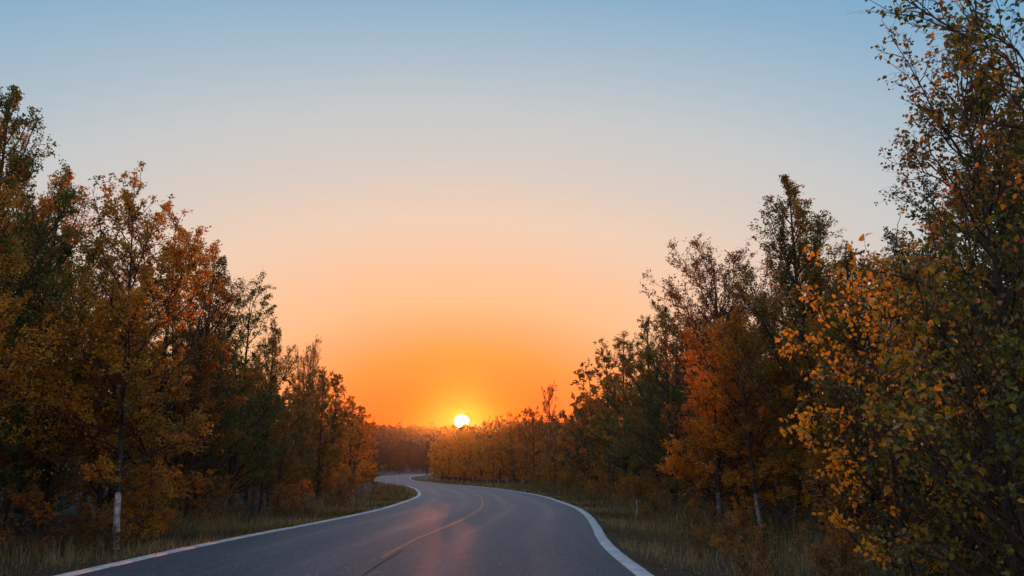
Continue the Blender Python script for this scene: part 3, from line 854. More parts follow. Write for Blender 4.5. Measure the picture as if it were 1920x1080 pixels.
    ('dense', 'rust', -25.22, 10.66, 6.27, 0.0, 1.08, 'L', 'bushy rust tree deep behind the leftmost tall tree, second of four from left'),
    ('tall', 'green', -24.5, 12.1, 7.61, 0.0, 1.09, 'L', 'upright green tree deep behind the leftmost tall tree'),
    ('dense', 'brown', -24.51, 13.57, 6.4, 0.0, 1.21, 'L', 'bushy brown tree deep behind the leftmost tall tree, left one of two'),
    ('dense', 'amber', -25.47, 16.62, 7.65, 0.0, 1.07, 'L', 'bushy amber tree deep behind the leftmost tall tree, left one of two'),
    ('dense', 'olive', -24.42, 23.0, 6.64, 0.0, 1.16, 'L', 'bushy olive tree deep behind the leftmost tall tree, fifth of six from left'),
    ('tall', 'brown', -24.29, 27.99, 7.98, 0.0, 1.01, 'L', 'upright brown tree deep behind the leftmost tall tree, left one of two'),
    ('dense', 'amber', -25.02, 33.3, 7.36, 0.0, 1.17, 'L', 'bushy amber tree deep behind the leftmost tall tree, right one of two'),
    ('dense', 'olive', -24.6, 38.01, 6.52, 0.0, 1.06, 'L', 'bushy olive tree deep behind the amber tree beside the leftmost one, left one of two'),
    ('dense', 'olive', -25.67, 46.59, 8.48, 0.0, 1.29, 'L', 'bushy olive tree deep behind the white trunked amber tree, right one of two'),
    ('dense', 'rust', -26.26, 54.26, 8.16, 0.0, 1.31, 'L', 'bushy rust tree deep behind the deep orange left tree'),
    ('dense', 'rust', -26.93, 60.5, 7.01, 0.0, 1.22, 'L', 'bushy rust tree deep behind the slender olive left tree'),
    ('dense', 'green', -28.19, 69.97, 7.22, 0.0, 1.21, 'L', 'bushy green tree deep behind the slender olive left tree, rightmost of three'),
    ('dense', 'rust', -30.09, 79.91, 7.08, 0.0, 1.08, 'L', 'bushy rust tree deep behind the dark green bushy left tree, left one of two'),
    ('dense', 'rust', -31.24, 87.66, 8.0, 0.0, 1.06, 'L', 'bushy rust tree deep behind the dark green bushy left tree, right one of two'),
    ('dense', 'olive', -34.63, 98.75, 7.52, 0.0, 1.19, 'L', 'bushy olive tree deep behind the dark green bushy left tree, right one of two'),
    ('tall', 'olive', -37.12, 110.63, 7.98, 0.0, 1.16, 'L', 'upright olive tree deep behind the small olive left tree'),
    ('dense', 'rust', -31.82, 9.26, 6.16, 0.0, 1.31, 'L', 'bushy rust tree deep behind the leftmost tall tree, leftmost of four'),
    ('dense', 'olive', -32.27, 11.84, 6.75, 0.0, 1.2, 'L', 'bushy olive tree deep behind the leftmost tall tree, leftmost of six'),
    ('dense', 'rust', -32.16, 14.88, 6.47, 0.0, 1.26, 'L', 'bushy rust tree deep behind the leftmost tall tree, third of four from left'),
    ('dense', 'green', -31.32, 18.72, 6.46, 0.0, 1.25, 'L', 'bushy green tree deep behind the leftmost tall tree, leftmost of five'),
    ('dense', 'olive', -31.57, 21.98, 8.35, 0.0, 1.09, 'L', 'bushy olive tree deep behind the leftmost tall tree, second of six from left'),
    ('dense', 'rust', -31.46, 28.15, 7.59, 0.0, 1.04, 'L', 'bushy rust tree deep behind the leftmost tall tree, rightmost of four'),
    ('tall', 'olive', -31.71, 34.81, 7.57, 0.0, 1.05, 'L', 'upright olive tree deep behind the leftmost tall tree'),
    ('tall', 'brown', -30.95, 39.87, 7.1, 0.0, 1.33, 'L', 'upright brown tree deep behind the leftmost tall tree, right one of two'),
    ('dense', 'brown', -31.69, 46.38, 7.01, 0.0, 1.17, 'L', 'bushy brown tree deep behind the amber tree beside the leftmost one'),
    ('tall', 'olive', -32.05, 52.15, 8.06, 0.0, 1.24, 'L', 'upright olive tree deep behind the amber tree beside the leftmost one'),
    ('dense', 'rust', -33.9, 62.02, 7.21, 0.0, 1.23, 'L', 'bushy rust tree deep behind the white trunked amber tree'),
    ('tall', 'amber', -34.76, 68.56, 7.28, 0.0, 1.29, 'L', 'upright amber tree deep behind the white trunked amber tree'),
    ('dense', 'olive', -37.64, 82.38, 8.37, 0.0, 1.12, 'L', 'bushy olive tree deep behind the deep orange left tree'),
    ('tall', 'brown', -38.31, 86.95, 6.83, 0.0, 1.14, 'L', 'upright brown tree deep behind the slender olive left tree'),
    ('dense', 'amber', -41.55, 101.07, 6.42, 0.0, 1.27, 'L', 'bushy amber tree deep behind the slender olive left tree, left one of two'),
    ('dense', 'green', -43.24, 107.08, 6.67, 0.0, 1.34, 'L', 'bushy green tree deep behind the slender olive left tree, middle of three'),
    ('dense', 'green', 5.41, 9.16, 4.13, 0.0, 1.02, 'R', 'bushy green tree just behind the low bronze corner tree'),
    ('dense', 'rust', 5.38, 17.54, 4.36, 0.0, 1.22, 'R', 'bushy rust tree just behind the leaning orange tree'),
    ('tall', 'green', 6.65, 22.71, 5.66, 0.0, 1.06, 'R', 'upright green tree well behind the purplish fine twigged tree'),
    ('dense', 'brown', 7.11, 27.7, 6.14, 0.0, 1.19, 'R', 'bushy brown tree deep behind the straight orange tree'),
    ('tall', 'green', 7.17, 31.3, 5.85, 0.0, 1.0, 'R', 'upright green tree deep behind the full dark green tree'),
    ('dense', 'olive', 6.85, 36.15, 5.52, 0.0, 1.21, 'R', 'bushy olive tree deep behind the olive pointed right tree'),
    ('dense', 'green', 6.51, 38.75, 5.61, 0.0, 1.21, 'R', 'bushy green tree well behind the green rounded right tree'),
    ('dense', 'rust', 6.19, 45.32, 6.86, 0.0, 1.03, 'R', 'bushy rust tree well behind the brown tree beyond the green rounded one'),
    ('dense', 'rust', 4.86, 49.05, 5.54, 0.0, 1.23, 'R', 'bushy rust tree just behind the wide brown right tree'),
    ('dense', 'green', 4.83, 52.92, 4.98, 0.0, 1.29, 'R', 'bushy green tree well behind the low olive right tree'),
    ('dense', 'brown', 3.5, 61.07, 4.98, 0.0, 1.02, 'R', 'bushy brown tree well behind the slim lone tree'),
    ('dense', 'brown', 0.24, 82.84, 5.7, 0.0, 1.14, 'R', 'bushy brown tree deep behind the broad orange tree'),
    ('dense', 'rust', -1.42, 91.52, 5.99, 0.0, 1.21, 'R', 'bushy rust tree deep behind the round topped orange tree'),
    ('dense', 'rust', -3.93, 98.28, 6.24, 0.0, 1.22, 'R', 'bushy rust tree deep behind the spiky orange tree'),
    ('dense', 'olive', -4.29, 102.79, 6.17, 0.0, 1.34, 'R', 'bushy olive tree well behind the spiky orange tree'),
    ('tall', 'rust', -6.28, 112.31, 7.0, 0.0, 1.1, 'R', "upright rust tree well behind the tree under the sun's edge"),
    ('tall', 'amber', -8.01, 116.88, 6.58, 0.0, 1.16, 'R', 'upright amber tree deep behind the tree directly under the sun'),
    ('dense', 'orange', -10.29, 125.97, 6.75, 0.0, 1.33, 'R', 'bushy orange tree just behind the tree directly under the sun'),
    ('dense', 'brown', -12.29, 133.89, 6.95, 0.0, 1.03, 'R', 'bushy brown tree deep behind the tree left under the sun'),
    ('dense', 'orange', -14.54, 142.85, 7.55, 0.0, 1.09, 'R', 'bushy orange tree well behind the tree left under the sun'),
    ('tall', 'brown', 8.25, 6.92, 5.92, 0.0, 1.28, 'R', 'upright brown tree well behind the nearest big leaved tree'),
    ('dense', 'green', 7.52, 8.78, 6.99, 0.0, 1.19, 'R', 'bushy green tree well behind the nearest big leaved tree'),
    ('tall', 'olive', 8.22, 11.67, 7.83, 0.0, 1.12, 'R', 'upright olive tree well behind the bronze leaved tree'),
    ('dense', 'green', 7.99, 14.39, 5.23, 0.0, 1.17, 'R', 'bushy green tree deep behind the low golden leaved tree'),
    ('dense', 'amber', 7.4, 15.86, 5.56, 0.0, 1.34, 'R', 'bushy amber tree well behind the loose olive right tree'),
    ('dense', 'olive', 8.18, 20.45, 7.16, 0.0, 1.06, 'R', 'bushy olive tree deep behind the feathery tall olive tree, left one of two'),
    ('tall', 'rust', 8.56, 22.95, 7.33, 0.0, 1.06, 'R', 'upright rust tree deep behind the feathery tall olive tree'),
    ('tall', 'brown', 8.9, 26.61, 5.98, 0.0, 1.0, 'R', 'upright brown tree deep behind the leaning orange tree'),
    ('dense', 'green', 9.19, 30.13, 7.39, 0.0, 1.34, 'R', 'bushy green tree deep behind the purplish fine twigged tree'),
    ('tall', 'amber', 8.36, 32.86, 7.29, 0.0, 1.09, 'R', 'upright amber tree deep behind the straight orange tree'),
    ('tall', 'amber', 8.66, 38.58, 6.73, 0.0, 1.11, 'R', 'upright amber tree deep behind the full dark green tree'),
    ('dense', 'amber', 8.83, 42.71, 6.91, 0.0, 1.18, 'R', 'bushy amber tree deep behind the full dark green tree, leftmost of three'),
    ('dense', 'amber', 8.22, 47.41, 7.92, 0.0, 1.28, 'R', 'bushy amber tree deep behind the olive pointed right tree'),
    ('dense', 'green', 6.93, 52.02, 7.07, 0.0, 1.02, 'R', 'bushy green tree deep behind the brown tree beyond the green rounded one'),
    ('tall', 'rust', 5.87, 59.33, 6.48, 0.0, 1.09, 'R', 'upright rust tree just behind the low olive right tree'),
    ('dense', 'green', 6.14, 62.99, 6.42, 0.0, 1.1, 'R', 'bushy green tree deep behind the low olive right tree'),
    ('dense', 'amber', 4.81, 69.55, 5.12, 0.0, 1.08, 'R', 'bushy amber tree well behind the slim lone tree'),
    ('dense', 'amber', 4.05, 75.05, 5.16, 0.0, 1.25, 'R', 'bushy amber tree deep behind the slim lone tree'),
    ('dense', 'olive', 3.03, 82.37, 6.52, 0.0, 1.14, 'R', 'bushy olive tree deep behind the rust tree by the lone one, middle of three'),
    ('dense', 'amber', 1.49, 87.97, 6.43, 0.0, 1.19, 'R', 'bushy amber tree deep behind the pointed rust tree, right one of two'),
    ('tall', 'orange', -1.58, 98.28, 6.26, 0.0, 1.07, 'R', 'upright orange tree just behind the round topped orange tree'),
    ('tall', 'olive', -2.6, 101.69, 6.54, 0.0, 1.31, 'R', 'upright olive tree just behind the round topped orange tree'),
    ('tall', 'rust', -4.67, 111.64, 6.8, 0.0, 1.23, 'R', 'upright rust tree well behind the spiky orange tree'),
    ('dense', 'brown', -5.24, 117.94, 6.67, 0.0, 1.3, 'R', "bushy brown tree just behind the tree under the sun's edge"),
    ('dense', 'amber', -7.6, 122.48, 7.43, 0.0, 1.03, 'R', "bushy amber tree deep behind the tree under the sun's edge"),
    ('dense', 'olive', -9.88, 134.27, 6.51, 0.0, 1.01, 'R', 'bushy olive tree deep behind the tree directly under the sun'),
    ('dense', 'brown', -11.52, 138.01, 6.58, 0.0, 1.29, 'R', 'bushy brown tree just behind the tree left under the sun'),
    ('dense', 'rust', 10.29, 8.07, 7.1, 0.0, 1.0, 'R', 'bushy rust tree well behind the nearest big leaved tree'),
    ('dense', 'amber', 10.77, 11.08, 8.41, 0.0, 1.3, 'R', 'bushy amber tree deep behind the nearest big leaved tree, leftmost of four'),
    ('dense', 'olive', 10.66, 12.54, 8.28, 0.0, 1.06, 'R', 'bushy olive tree deep behind the nearest big leaved tree, leftmost of five'),
    ('dense', 'rust', 10.28, 15.97, 7.33, 0.0, 1.13, 'R', 'bushy rust tree deep behind the low bronze corner tree'),
    ('dense', 'olive', 10.96, 20.36, 6.77, 0.0, 1.33, 'R', 'bushy olive tree deep behind the low golden leaved tree'),
    ('dense', 'brown', 10.54, 22.98, 6.9, 0.0, 1.07, 'R', 'bushy brown tree deep behind the loose olive right tree'),
    ('dense', 'olive', 11.45, 25.98, 7.64, 0.0, 1.15, 'R', 'bushy olive tree deep behind the shaded amber right tree'),
    ('dense', 'olive', 10.67, 33.24, 6.58, 0.0, 1.03, 'R', 'bushy olive tree deep behind the leaning orange tree, left one of two'),
    ('tall', 'green', 11.56, 37.99, 7.14, 0.0, 1.04, 'R', 'upright green tree deep behind the purplish fine twigged tree'),
    ('dense', 'amber', 10.04, 43.61, 7.66, 0.0, 1.28, 'R', 'bushy amber tree deep behind the full dark green tree, rightmost of three'),
    ('dense', 'amber', 10.41, 47.52, 8.49, 0.0, 1.14, 'R', 'bushy amber tree deep behind the full dark green tree, middle of three'),
    ('dense', 'green', 9.65, 54.26, 7.08, 0.0, 1.06, 'R', 'bushy green tree deep behind the olive pointed right tree'),
    ('tall', 'rust', 8.56, 62.6, 7.37, 0.0, 1.11, 'R', 'upright rust tree deep behind the brown tree beyond the green rounded one'),
    ('dense', 'amber', 7.21, 67.2, 6.39, 0.0, 1.0, 'R', 'bushy amber tree deep behind the wide brown right tree'),
    ('dense', 'brown', 6.45, 76.45, 6.22, 0.0, 1.07, 'R', 'bushy brown tree deep behind the low olive right tree'),
    ('tall', 'olive', 4.69, 83.65, 7.29, 0.0, 1.05, 'R', 'upright olive tree deep behind the slim lone tree'),
    ('tall', 'orange', 2.95, 90.58, 6.99, 0.0, 1.26, 'R', 'upright orange tree deep behind the rust tree by the lone one'),
    ('dense', 'orange', 1.9, 98.99, 6.92, 0.0, 1.19, 'R', 'bushy orange tree deep behind the pointed rust tree'),
    ('tall', 'olive', -1.1, 107.34, 7.09, 0.0, 1.14, 'R', 'upright olive tree deep behind the round topped orange tree, right one of two'),
    ('dense', 'olive', -3.04, 115.24, 6.7, 0.0, 1.34, 'R', 'bushy olive tree deep behind the round topped orange tree'),
    ('tall', 'olive', -4.78, 120.32, 6.54, 0.0, 1.22, 'R', 'upright olive tree deep behind the spiky orange tree'),
    ('dense', 'brown', -6.32, 133.13, 7.43, 0.0, 1.16, 'R', "bushy brown tree deep behind the tree under the sun's edge"),
    ('dense', 'brown', -9.66, 142.13, 7.76, 0.0, 1.12, 'R', 'bushy brown tree deep behind the tree directly under the sun'),
    ('dense', 'olive', 13.79, 6.68, 5.59, 0.0, 1.25, 'R', 'bushy olive tree deep behind the nearest big leaved tree, rightmost of five'),
    ('dense', 'amber', 13.97, 7.91, 6.36, 0.0, 1.16, 'R', 'bushy amber tree deep behind the nearest big leaved tree, third of four from left'),
    ('tall', 'amber', 14.1, 10.18, 8.06, 0.0, 1.04, 'R', 'upright amber tree deep behind the nearest big leaved tree, leftmost of three'),
    ('dense', 'olive', 13.39, 14.23, 7.32, 0.0, 1.15, 'R', 'bushy olive tree deep behind the nearest big leaved tree, second of five from left'),
    ('dense', 'brown', 13.52, 17.53, 7.98, 0.0, 1.19, 'R', 'bushy brown tree deep behind the bronze leaved tree'),
    ('dense', 'green', 14.18, 19.87, 7.73, 0.0, 1.03, 'R', 'bushy green tree deep behind the bronze leaved tree'),
    ('tall', 'green', 13.64, 25.41, 7.74, 0.0, 1.1, 'R', 'upright green tree deep behind the low golden leaved tree'),
    ('dense', 'amber', 14.95, 31.67, 7.31, 0.0, 1.17, 'R', 'bushy amber tree deep behind the loose olive right tree'),
    ('tall', 'brown', 13.95, 34.27, 6.76, 0.0, 1.24, 'R', 'upright brown tree deep behind the feathery tall olive tree'),
    ('tall', 'rust', 14.13, 41.33, 6.65, 0.0, 1.18, 'R', 'upright rust tree deep behind the leaning orange tree'),
    ('dense', 'rust', 13.63, 48.45, 6.7, 0.0, 1.29, 'R', 'bushy rust tree deep behind the purplish fine twigged tree'),
    ('tall', 'brown', 13.2, 56.19, 7.22, 0.0, 1.22, 'R', 'upright brown tree deep behind the full dark green tree, right one of two'),
    ('dense', 'rust', 11.68, 61.92, 8.01, 0.0, 1.32, 'R', 'bushy rust tree deep behind the olive pointed right tree'),
    ('dense', 'olive', 11.11, 68.66, 7.76, 0.0, 1.21, 'R', 'bushy olive tree deep behind the green rounded right tree, right one of two'),
    ('tall', 'brown', 9.13, 76.43, 8.0, 0.0, 1.15, 'R', 'upright brown tree deep behind the wide brown right tree'),
    ('dense', 'olive', 8.35, 84.15, 8.06, 0.0, 1.21, 'R', 'bushy olive tree deep behind the low olive right tree'),
    ('tall', 'brown', 5.3, 93.29, 7.67, 0.0, 1.18, 'R', 'upright brown tree deep behind the slim lone tree'),
    ('dense', 'olive', 3.51, 102.11, 8.13, 0.0, 1.27, 'R', 'bushy olive tree deep behind the rust tree by the lone one, leftmost of three'),
    ('tall', 'rust', 2.0, 108.39, 7.77, 0.0, 1.13, 'R', 'upright rust tree deep behind the pointed rust tree'),
    ('tall', 'olive', -0.1, 120.07, 6.7, 0.0, 1.14, 'R', 'upright olive tree deep behind the broad orange tree'),
    ('tall', 'olive', -3.43, 131.25, 6.86, 0.0, 1.27, 'R', 'upright olive tree deep behind the round topped orange tree, left one of two'),
    ('dense', 'brown', -5.54, 139.6, 6.58, 0.0, 1.02, 'R', 'bushy brown tree deep behind the spiky orange tree'),
    ('dense', 'amber', 18.38, 6.82, 5.72, 0.0, 1.14, 'R', 'bushy amber tree deep behind the nearest big leaved tree, rightmost of four'),
    ('dense', 'brown', 17.64, 8.27, 7.11, 0.0, 1.18, 'R', 'bushy brown tree deep behind the nearest big leaved tree, right one of two'),
    ('dense', 'amber', 17.51, 11.86, 6.39, 0.0, 1.08, 'R', 'bushy amber tree deep behind the nearest big leaved tree, second of four from left'),
    ('dense', 'olive', 18.42, 17.0, 6.63, 0.0, 1.1, 'R', 'bushy olive tree deep behind the nearest big leaved tree, fourth of five from left'),
    ('tall', 'olive', 18.62, 21.85, 7.38, 0.0, 1.23, 'R', 'upright olive tree deep behind the nearest big leaved tree, left one of two'),
    ('dense', 'rust', 18.88, 26.1, 7.75, 0.0, 1.32, 'R', 'bushy rust tree deep behind the bronze leaved tree'),
    ('dense', 'olive', 18.95, 31.41, 8.47, 0.0, 1.19, 'R', 'bushy olive tree deep behind the low bronze corner tree'),
    ('tall', 'olive', 18.2, 40.08, 7.66, 0.0, 1.26, 'R', 'upright olive tree deep behind the shaded amber right tree'),
    ('tall', 'amber', 17.26, 49.1, 7.42, 0.0, 1.17, 'R', 'upright amber tree deep behind the leaning orange tree'),
    ('dense', 'brown', 16.6, 55.26, 6.46, 0.0, 1.23, 'R', 'bushy brown tree deep behind the purplish fine twigged tree, right one of two'),
    ('dense', 'olive', 16.69, 63.76, 6.89, 0.0, 1.07, 'R', 'bushy olive tree deep behind the straight orange tree'),
    ('dense', 'brown', 14.96, 72.23, 8.43, 0.0, 1.14, 'R', 'bushy brown tree deep behind the full dark green tree'),
    ('dense', 'amber', 11.51, 85.55, 7.01, 0.0, 1.11, 'R', 'bushy amber tree deep behind the brown tree beyond the green rounded one'),
    ('dense', 'rust', 11.4, 91.88, 8.35, 0.0, 1.11, 'R', 'bushy rust tree deep behind the brown tree beyond the green rounded one'),
    ('tall', 'orange', 7.54, 103.98, 8.12, 0.0, 1.26, 'R', 'upright orange tree deep behind the low olive right tree'),
    ('dense', 'olive', 4.4, 117.42, 8.44, 0.0, 1.34, 'R', 'bushy olive tree deep behind the rust tree by the lone one, rightmost of three'),
    ('dense', 'amber', 1.41, 129.16, 7.9, 0.0, 1.2, 'R', 'bushy amber tree deep behind the pointed rust tree, left one of two'),
    ('dense', 'orange', -1.37, 140.25, 7.46, 0.0, 1.28, 'R', 'bushy orange tree deep behind the round topped orange tree'),
    ('dense', 'green', 23.58, 7.99, 6.99, 0.0, 1.05, 'R', 'bushy green tree deep behind the nearest big leaved tree, rightmost of three'),
    ('dense', 'green', 24.41, 11.82, 7.65, 0.0, 1.12, 'R', 'bushy green tree deep behind the nearest big leaved tree, leftmost of three'),
    ('tall', 'olive', 24.33, 18.84, 8.05, 0.0, 1.29, 'R', 'upright olive tree deep behind the nearest big leaved tree, right one of two'),
    ('dense', 'brown', 24.65, 22.08, 6.56, 0.0, 1.34, 'R', 'bushy brown tree deep behind the nearest big leaved tree, left one of two'),
    ('dense', 'amber', 24.62, 30.98, 8.03, 0.0, 1.26, 'R', 'bushy amber tree deep behind the bronze leaved tree'),
    ('tall', 'olive', 24.48, 39.18, 7.41, 0.0, 1.16, 'R', 'upright olive tree deep behind the low bronze corner tree'),
    ('dense', 'amber', 24.38, 48.47, 8.47, 0.0, 1.2, 'R', 'bushy amber tree deep behind the low golden leaved tree'),
    ('dense', 'olive', 22.95, 56.59, 7.3, 0.0, 1.33, 'R', 'bushy olive tree deep behind the feathery tall olive tree, right one of two'),
    ('dense', 'amber', 21.11, 67.01, 6.46, 0.0, 1.26, 'R', 'bushy amber tree deep behind the leaning orange tree'),
    ('dense', 'rust', 19.62, 75.97, 7.64, 0.0, 1.01, 'R', 'bushy rust tree deep behind the straight orange tree'),
    ('dense', 'orange', 18.53, 87.12, 7.8, 0.0, 1.31, 'R', 'bushy orange tree deep behind the full dark green tree'),
    ('dense', 'olive', 14.55, 100.97, 8.23, 0.0, 1.2, 'R', 'bushy olive tree deep behind the green rounded right tree, left one of two'),
    ('dense', 'orange', 10.7, 113.07, 8.17, 0.0, 1.06, 'R', 'bushy orange tree deep behind the low olive right tree'),
    ('dense', 'rust', 8.54, 124.64, 6.71, 0.0, 1.06, 'R', 'bushy rust tree deep behind the slim lone tree'),
    ('dense', 'rust', 5.3, 138.02, 6.49, 0.0, 1.34, 'R', 'bushy rust tree deep behind the rust tree by the lone one'),
    ('tall', 'brown', 30.62, 6.52, 5.51, 0.0, 1.33, 'R', 'upright brown tree deep behind the nearest big leaved tree'),
    ('dense', 'rust', 31.17, 8.36, 6.75, 0.0, 1.2, 'R', 'bushy rust tree deep behind the nearest big leaved tree'),
    ('dense', 'green', 30.85, 12.12, 6.56, 0.0, 1.12, 'R', 'bushy green tree deep behind the nearest big leaved tree, middle of three'),
    ('tall', 'amber', 31.55, 17.5, 8.15, 0.0, 1.33, 'R', 'upright amber tree deep behind the nearest big leaved tree, rightmost of three'),
    ('tall', 'amber', 32.08, 22.77, 7.93, 0.0, 1.25, 'R', 'upright amber tree deep behind the nearest big leaved tree, middle of three'),
    ('dense', 'olive', 32.54, 30.86, 7.43, 0.0, 1.17, 'R', 'bushy olive tree deep behind the nearest big leaved tree, third of five from left'),
    ('tall', 'rust', 32.03, 39.03, 6.56, 0.0, 1.22, 'R', 'upright rust tree deep behind the nearest big leaved tree'),
    ('dense', 'olive', 31.56, 47.25, 7.64, 0.0, 1.26, 'R', 'bushy olive tree deep behind the low greenish corner tree'),
    ('tall', 'brown', 30.2, 54.4, 7.82, 0.0, 1.17, 'R', 'upright brown tree deep behind the low golden leaved tree'),
    ('tall', 'brown', 28.35, 64.31, 6.85, 0.0, 1.08, 'R', 'upright brown tree deep behind the shaded amber right tree'),
    ('dense', 'olive', 26.73, 78.87, 7.7, 0.0, 1.07, 'R', 'bushy olive tree deep behind the leaning orange tree, right one of two'),
    ('dense', 'brown', 24.88, 86.35, 7.38, 0.0, 1.16, 'R', 'bushy brown tree deep behind the purplish fine twigged tree, left one of two'),
    ('tall', 'brown', 22.58, 98.03, 7.15, 0.0, 1.3, 'R', 'upright brown tree deep behind the full dark green tree, left one of two'),
    ('dense', 'brown', 18.14, 113.44, 8.47, 0.0, 1.24, 'R', 'bushy brown tree deep behind the green rounded right tree'),
    ('dense', 'orange', 15.36, 125.65, 7.44, 0.0, 1.01, 'R', 'bushy orange tree deep behind the brown tree beyond the green rounded one'),
    ('tall', 'brown', 12.03, 140.3, 6.48, 0.0, 1.15, 'R', 'upright brown tree deep behind the low olive right tree'),
    ('dense', 'amber', -12.44, 149.71, 8.09, 0.0, 1.1, 'S', 'bushy amber tree by the tree left under the sun'),
    ('dense', 'rust', 0.99, 105.2, 7.46, 0.0, 1.13, 'S', 'bushy rust tree by the broad orange tree, right one of two'),
    ('dense', 'orange', -8.06, 146.55, 7.98, 0.0, 1.01, 'S', "bushy orange tree by the tree under the sun's edge, fourth of five from left"),
    ('tall', 'orange', 4.52, 87.96, 8.04, 0.0, 1.15, 'S', 'upright orange tree by the slim lone tree'),
    ('dense', 'amber', -15.36, 170.73, 7.79, 0.0, 1.12, 'S', 'bushy amber tree by the low far bend tree, right one of two'),
    ('tall', 'orange', -11.57, 146.47, 7.78, 0.0, 1.18, 'S', 'upright orange tree by the tree left under the sun, right one of two'),
    ('tall', 'orange', -9.99, 120.8, 6.49, 0.0, 1.09, 'S', 'upright orange tree by the tree directly under the sun, left one of two'),
    ('dense', 'orange', -9.13, 137.55, 8.11, 0.0, 1.31, 'S', 'bushy orange tree by the tree directly under the sun, third of four from left'),
    ('dense', 'orange', -10.62, 158.51, 8.56, 0.0, 1.24, 'S', 'bushy orange tree by the tree directly under the sun, second of four from left'),
    ('dense', 'rust', -14.96, 156.14, 7.16, 0.0, 1.01, 'S', 'bushy rust tree by the low far bend tree'),
    ('dense', 'orange', -8.22, 142.97, 7.56, 0.0, 1.24, 'S', "bushy orange tree by the tree under the sun's edge, third of five from left"),
    ('tall', 'amber', -7.42, 125.47, 7.35, 0.0, 1.11, 'S', "upright amber tree by the tree under the sun's edge, right one of two"),
    ('dense', 'amber', -0.4, 101.64, 6.96, 0.0, 1.15, 'S', 'bushy amber tree by the broad orange tree'),
    ('dense', 'amber', -8.43, 140.16, 8.3, 0.0, 1.31, 'S', "bushy amber tree by the tree under the sun's edge"),
    ('dense', 'orange', -6.28, 127.81, 7.79, 0.0, 1.01, 'S', "bushy orange tree by the tree under the sun's edge, rightmost of five"),
    ('dense', 'orange', -13.38, 154.43, 7.94, 0.0, 1.34, 'S', 'bushy orange tree by the low far bend tree'),
    ('dense', 'rust', -1.05, 95.46, 6.1, 0.0, 1.23, 'S', 'bushy rust tree by the broad orange tree, left one of two'),
    ('tall', 'orange', -13.45, 161.42, 8.14, 0.0, 1.1, 'S', 'upright orange tree by the low far bend tree'),
    ('tall', 'orange', -11.78, 135.49, 7.18, 0.0, 1.19, 'S', 'upright orange tree by the tree left under the sun, left one of two'),
    ('dense', 'amber', -4.76, 124.46, 7.69, 0.0, 1.17, 'S', 'bushy amber tree by the spiky orange tree'),
    ('tall', 'amber', -13.17, 164.41, 7.16, 0.0, 1.02, 'S', 'upright amber tree by the low far bend tree'),
    ('dense', 'amber', -16.4, 166.59, 7.15, 0.0, 1.24, 'S', 'bushy amber tree by the low far bend tree, left one of two'),
    ('tall', 'orange', 2.35, 95.51, 7.5, 0.0, 1.02, 'S', 'upright orange tree by the pointed rust tree'),
    ('tall', 'amber', -2.12, 86.25, 5.61, 0.0, 1.02, 'S', 'upright amber tree by the round topped orange tree, left one of two'),
    ('dense', 'rust', 3.03, 84.01, 6.9, 0.0, 1.09, 'S', 'bushy rust tree by the rust tree by the lone one'),
    ('dense', 'orange', -12.34, 142.35, 7.33, 0.0, 1.27, 'S', 'bushy orange tree by the tree left under the sun'),
    ('dense', 'orange', 0.47, 98.05, 6.65, 0.0, 1.25, 'S', 'bushy orange tree by the broad orange tree'),
    ('tall', 'amber', -3.93, 94.88, 6.1, 0.0, 1.01, 'S', 'upright amber tree by the spiky orange tree'),
    ('dense', 'orange', -9.81, 148.55, 8.28, 0.0, 1.29, 'S', 'bushy orange tree by the tree directly under the sun, rightmost of four'),
    ('dense', 'orange', -7.73, 132.33, 7.72, 0.0, 1.13, 'S', "bushy orange tree by the tree under the sun's edge, second of five from left"),
    ('dense', 'amber', -11.29, 155.55, 7.31, 0.0, 1.0, 'S', 'bushy amber tree by the tree directly under the sun'),
    ('dense', 'orange', -4.84, 122.74, 7.26, 0.0, 1.05, 'S', 'bushy orange tree by the spiky orange tree'),
    ('dense', 'rust', -2.0, 109.33, 7.05, 0.0, 1.02, 'S', 'bushy rust tree by the round topped orange tree'),
    ('tall', 'rust', 0.72, 102.83, 7.32, 0.0, 1.34, 'S', 'upright rust tree by the broad orange tree'),
    ('tall', 'orange', -12.06, 166.28, 8.52, 0.0, 1.15, 'S', 'upright orange tree by the tree directly under the sun, right one of two'),
    ('dense', 'rust', -3.92, 128.66, 7.6, 0.0, 1.03, 'S', 'bushy rust tree by the spiky orange tree'),
    ('tall', 'orange', -6.39, 120.37, 7.16, 0.0, 1.27, 'S', "upright orange tree by the tree under the sun's edge"),
    ('tall', 'amber', -3.04, 124.47, 7.81, 0.0, 1.17, 'S', 'upright amber tree by the round topped orange tree, right one of two'),
    ('dense', 'orange', -6.58, 104.4, 6.51, 0.0, 1.11, 'S', "bushy orange tree by the tree under the sun's edge, leftmost of five"),
    ('tall', 'amber', -12.87, 152.75, 7.95, 0.0, 1.29, 'S', 'upright amber tree by the tree left under the sun, right one of two'),
    ('tall', 'amber', -6.96, 114.31, 6.61, 0.0, 1.33, 'S', "upright amber tree by the tree under the sun's edge, left one of two"),
    ('tall', 'amber', -11.96, 132.23, 6.9, 0.0, 1.12, 'S', 'upright amber tree by the tree left under the sun, left one of two'),
    ('dense', 'orange', -12.02, 171.65, 7.45, 0.0, 1.07, 'S', 'bushy orange tree by the tree directly under the sun, leftmost of four'),
    ('dense', 'amber', -2.6, 106.41, 6.96, 0.0, 1.3, 'S', 'bushy amber tree by the round topped orange tree'),
    ('tall', 'rust', -4.13, 113.79, 7.04, 0.0, 1.03, 'S', 'upright rust tree by the spiky orange tree'),
    ('tall', 'purple', -21.46, 265.67, 6.93, 0.0, 1.21, 'V', 'hazy upright purplish tree in the valley beyond the far bend'),
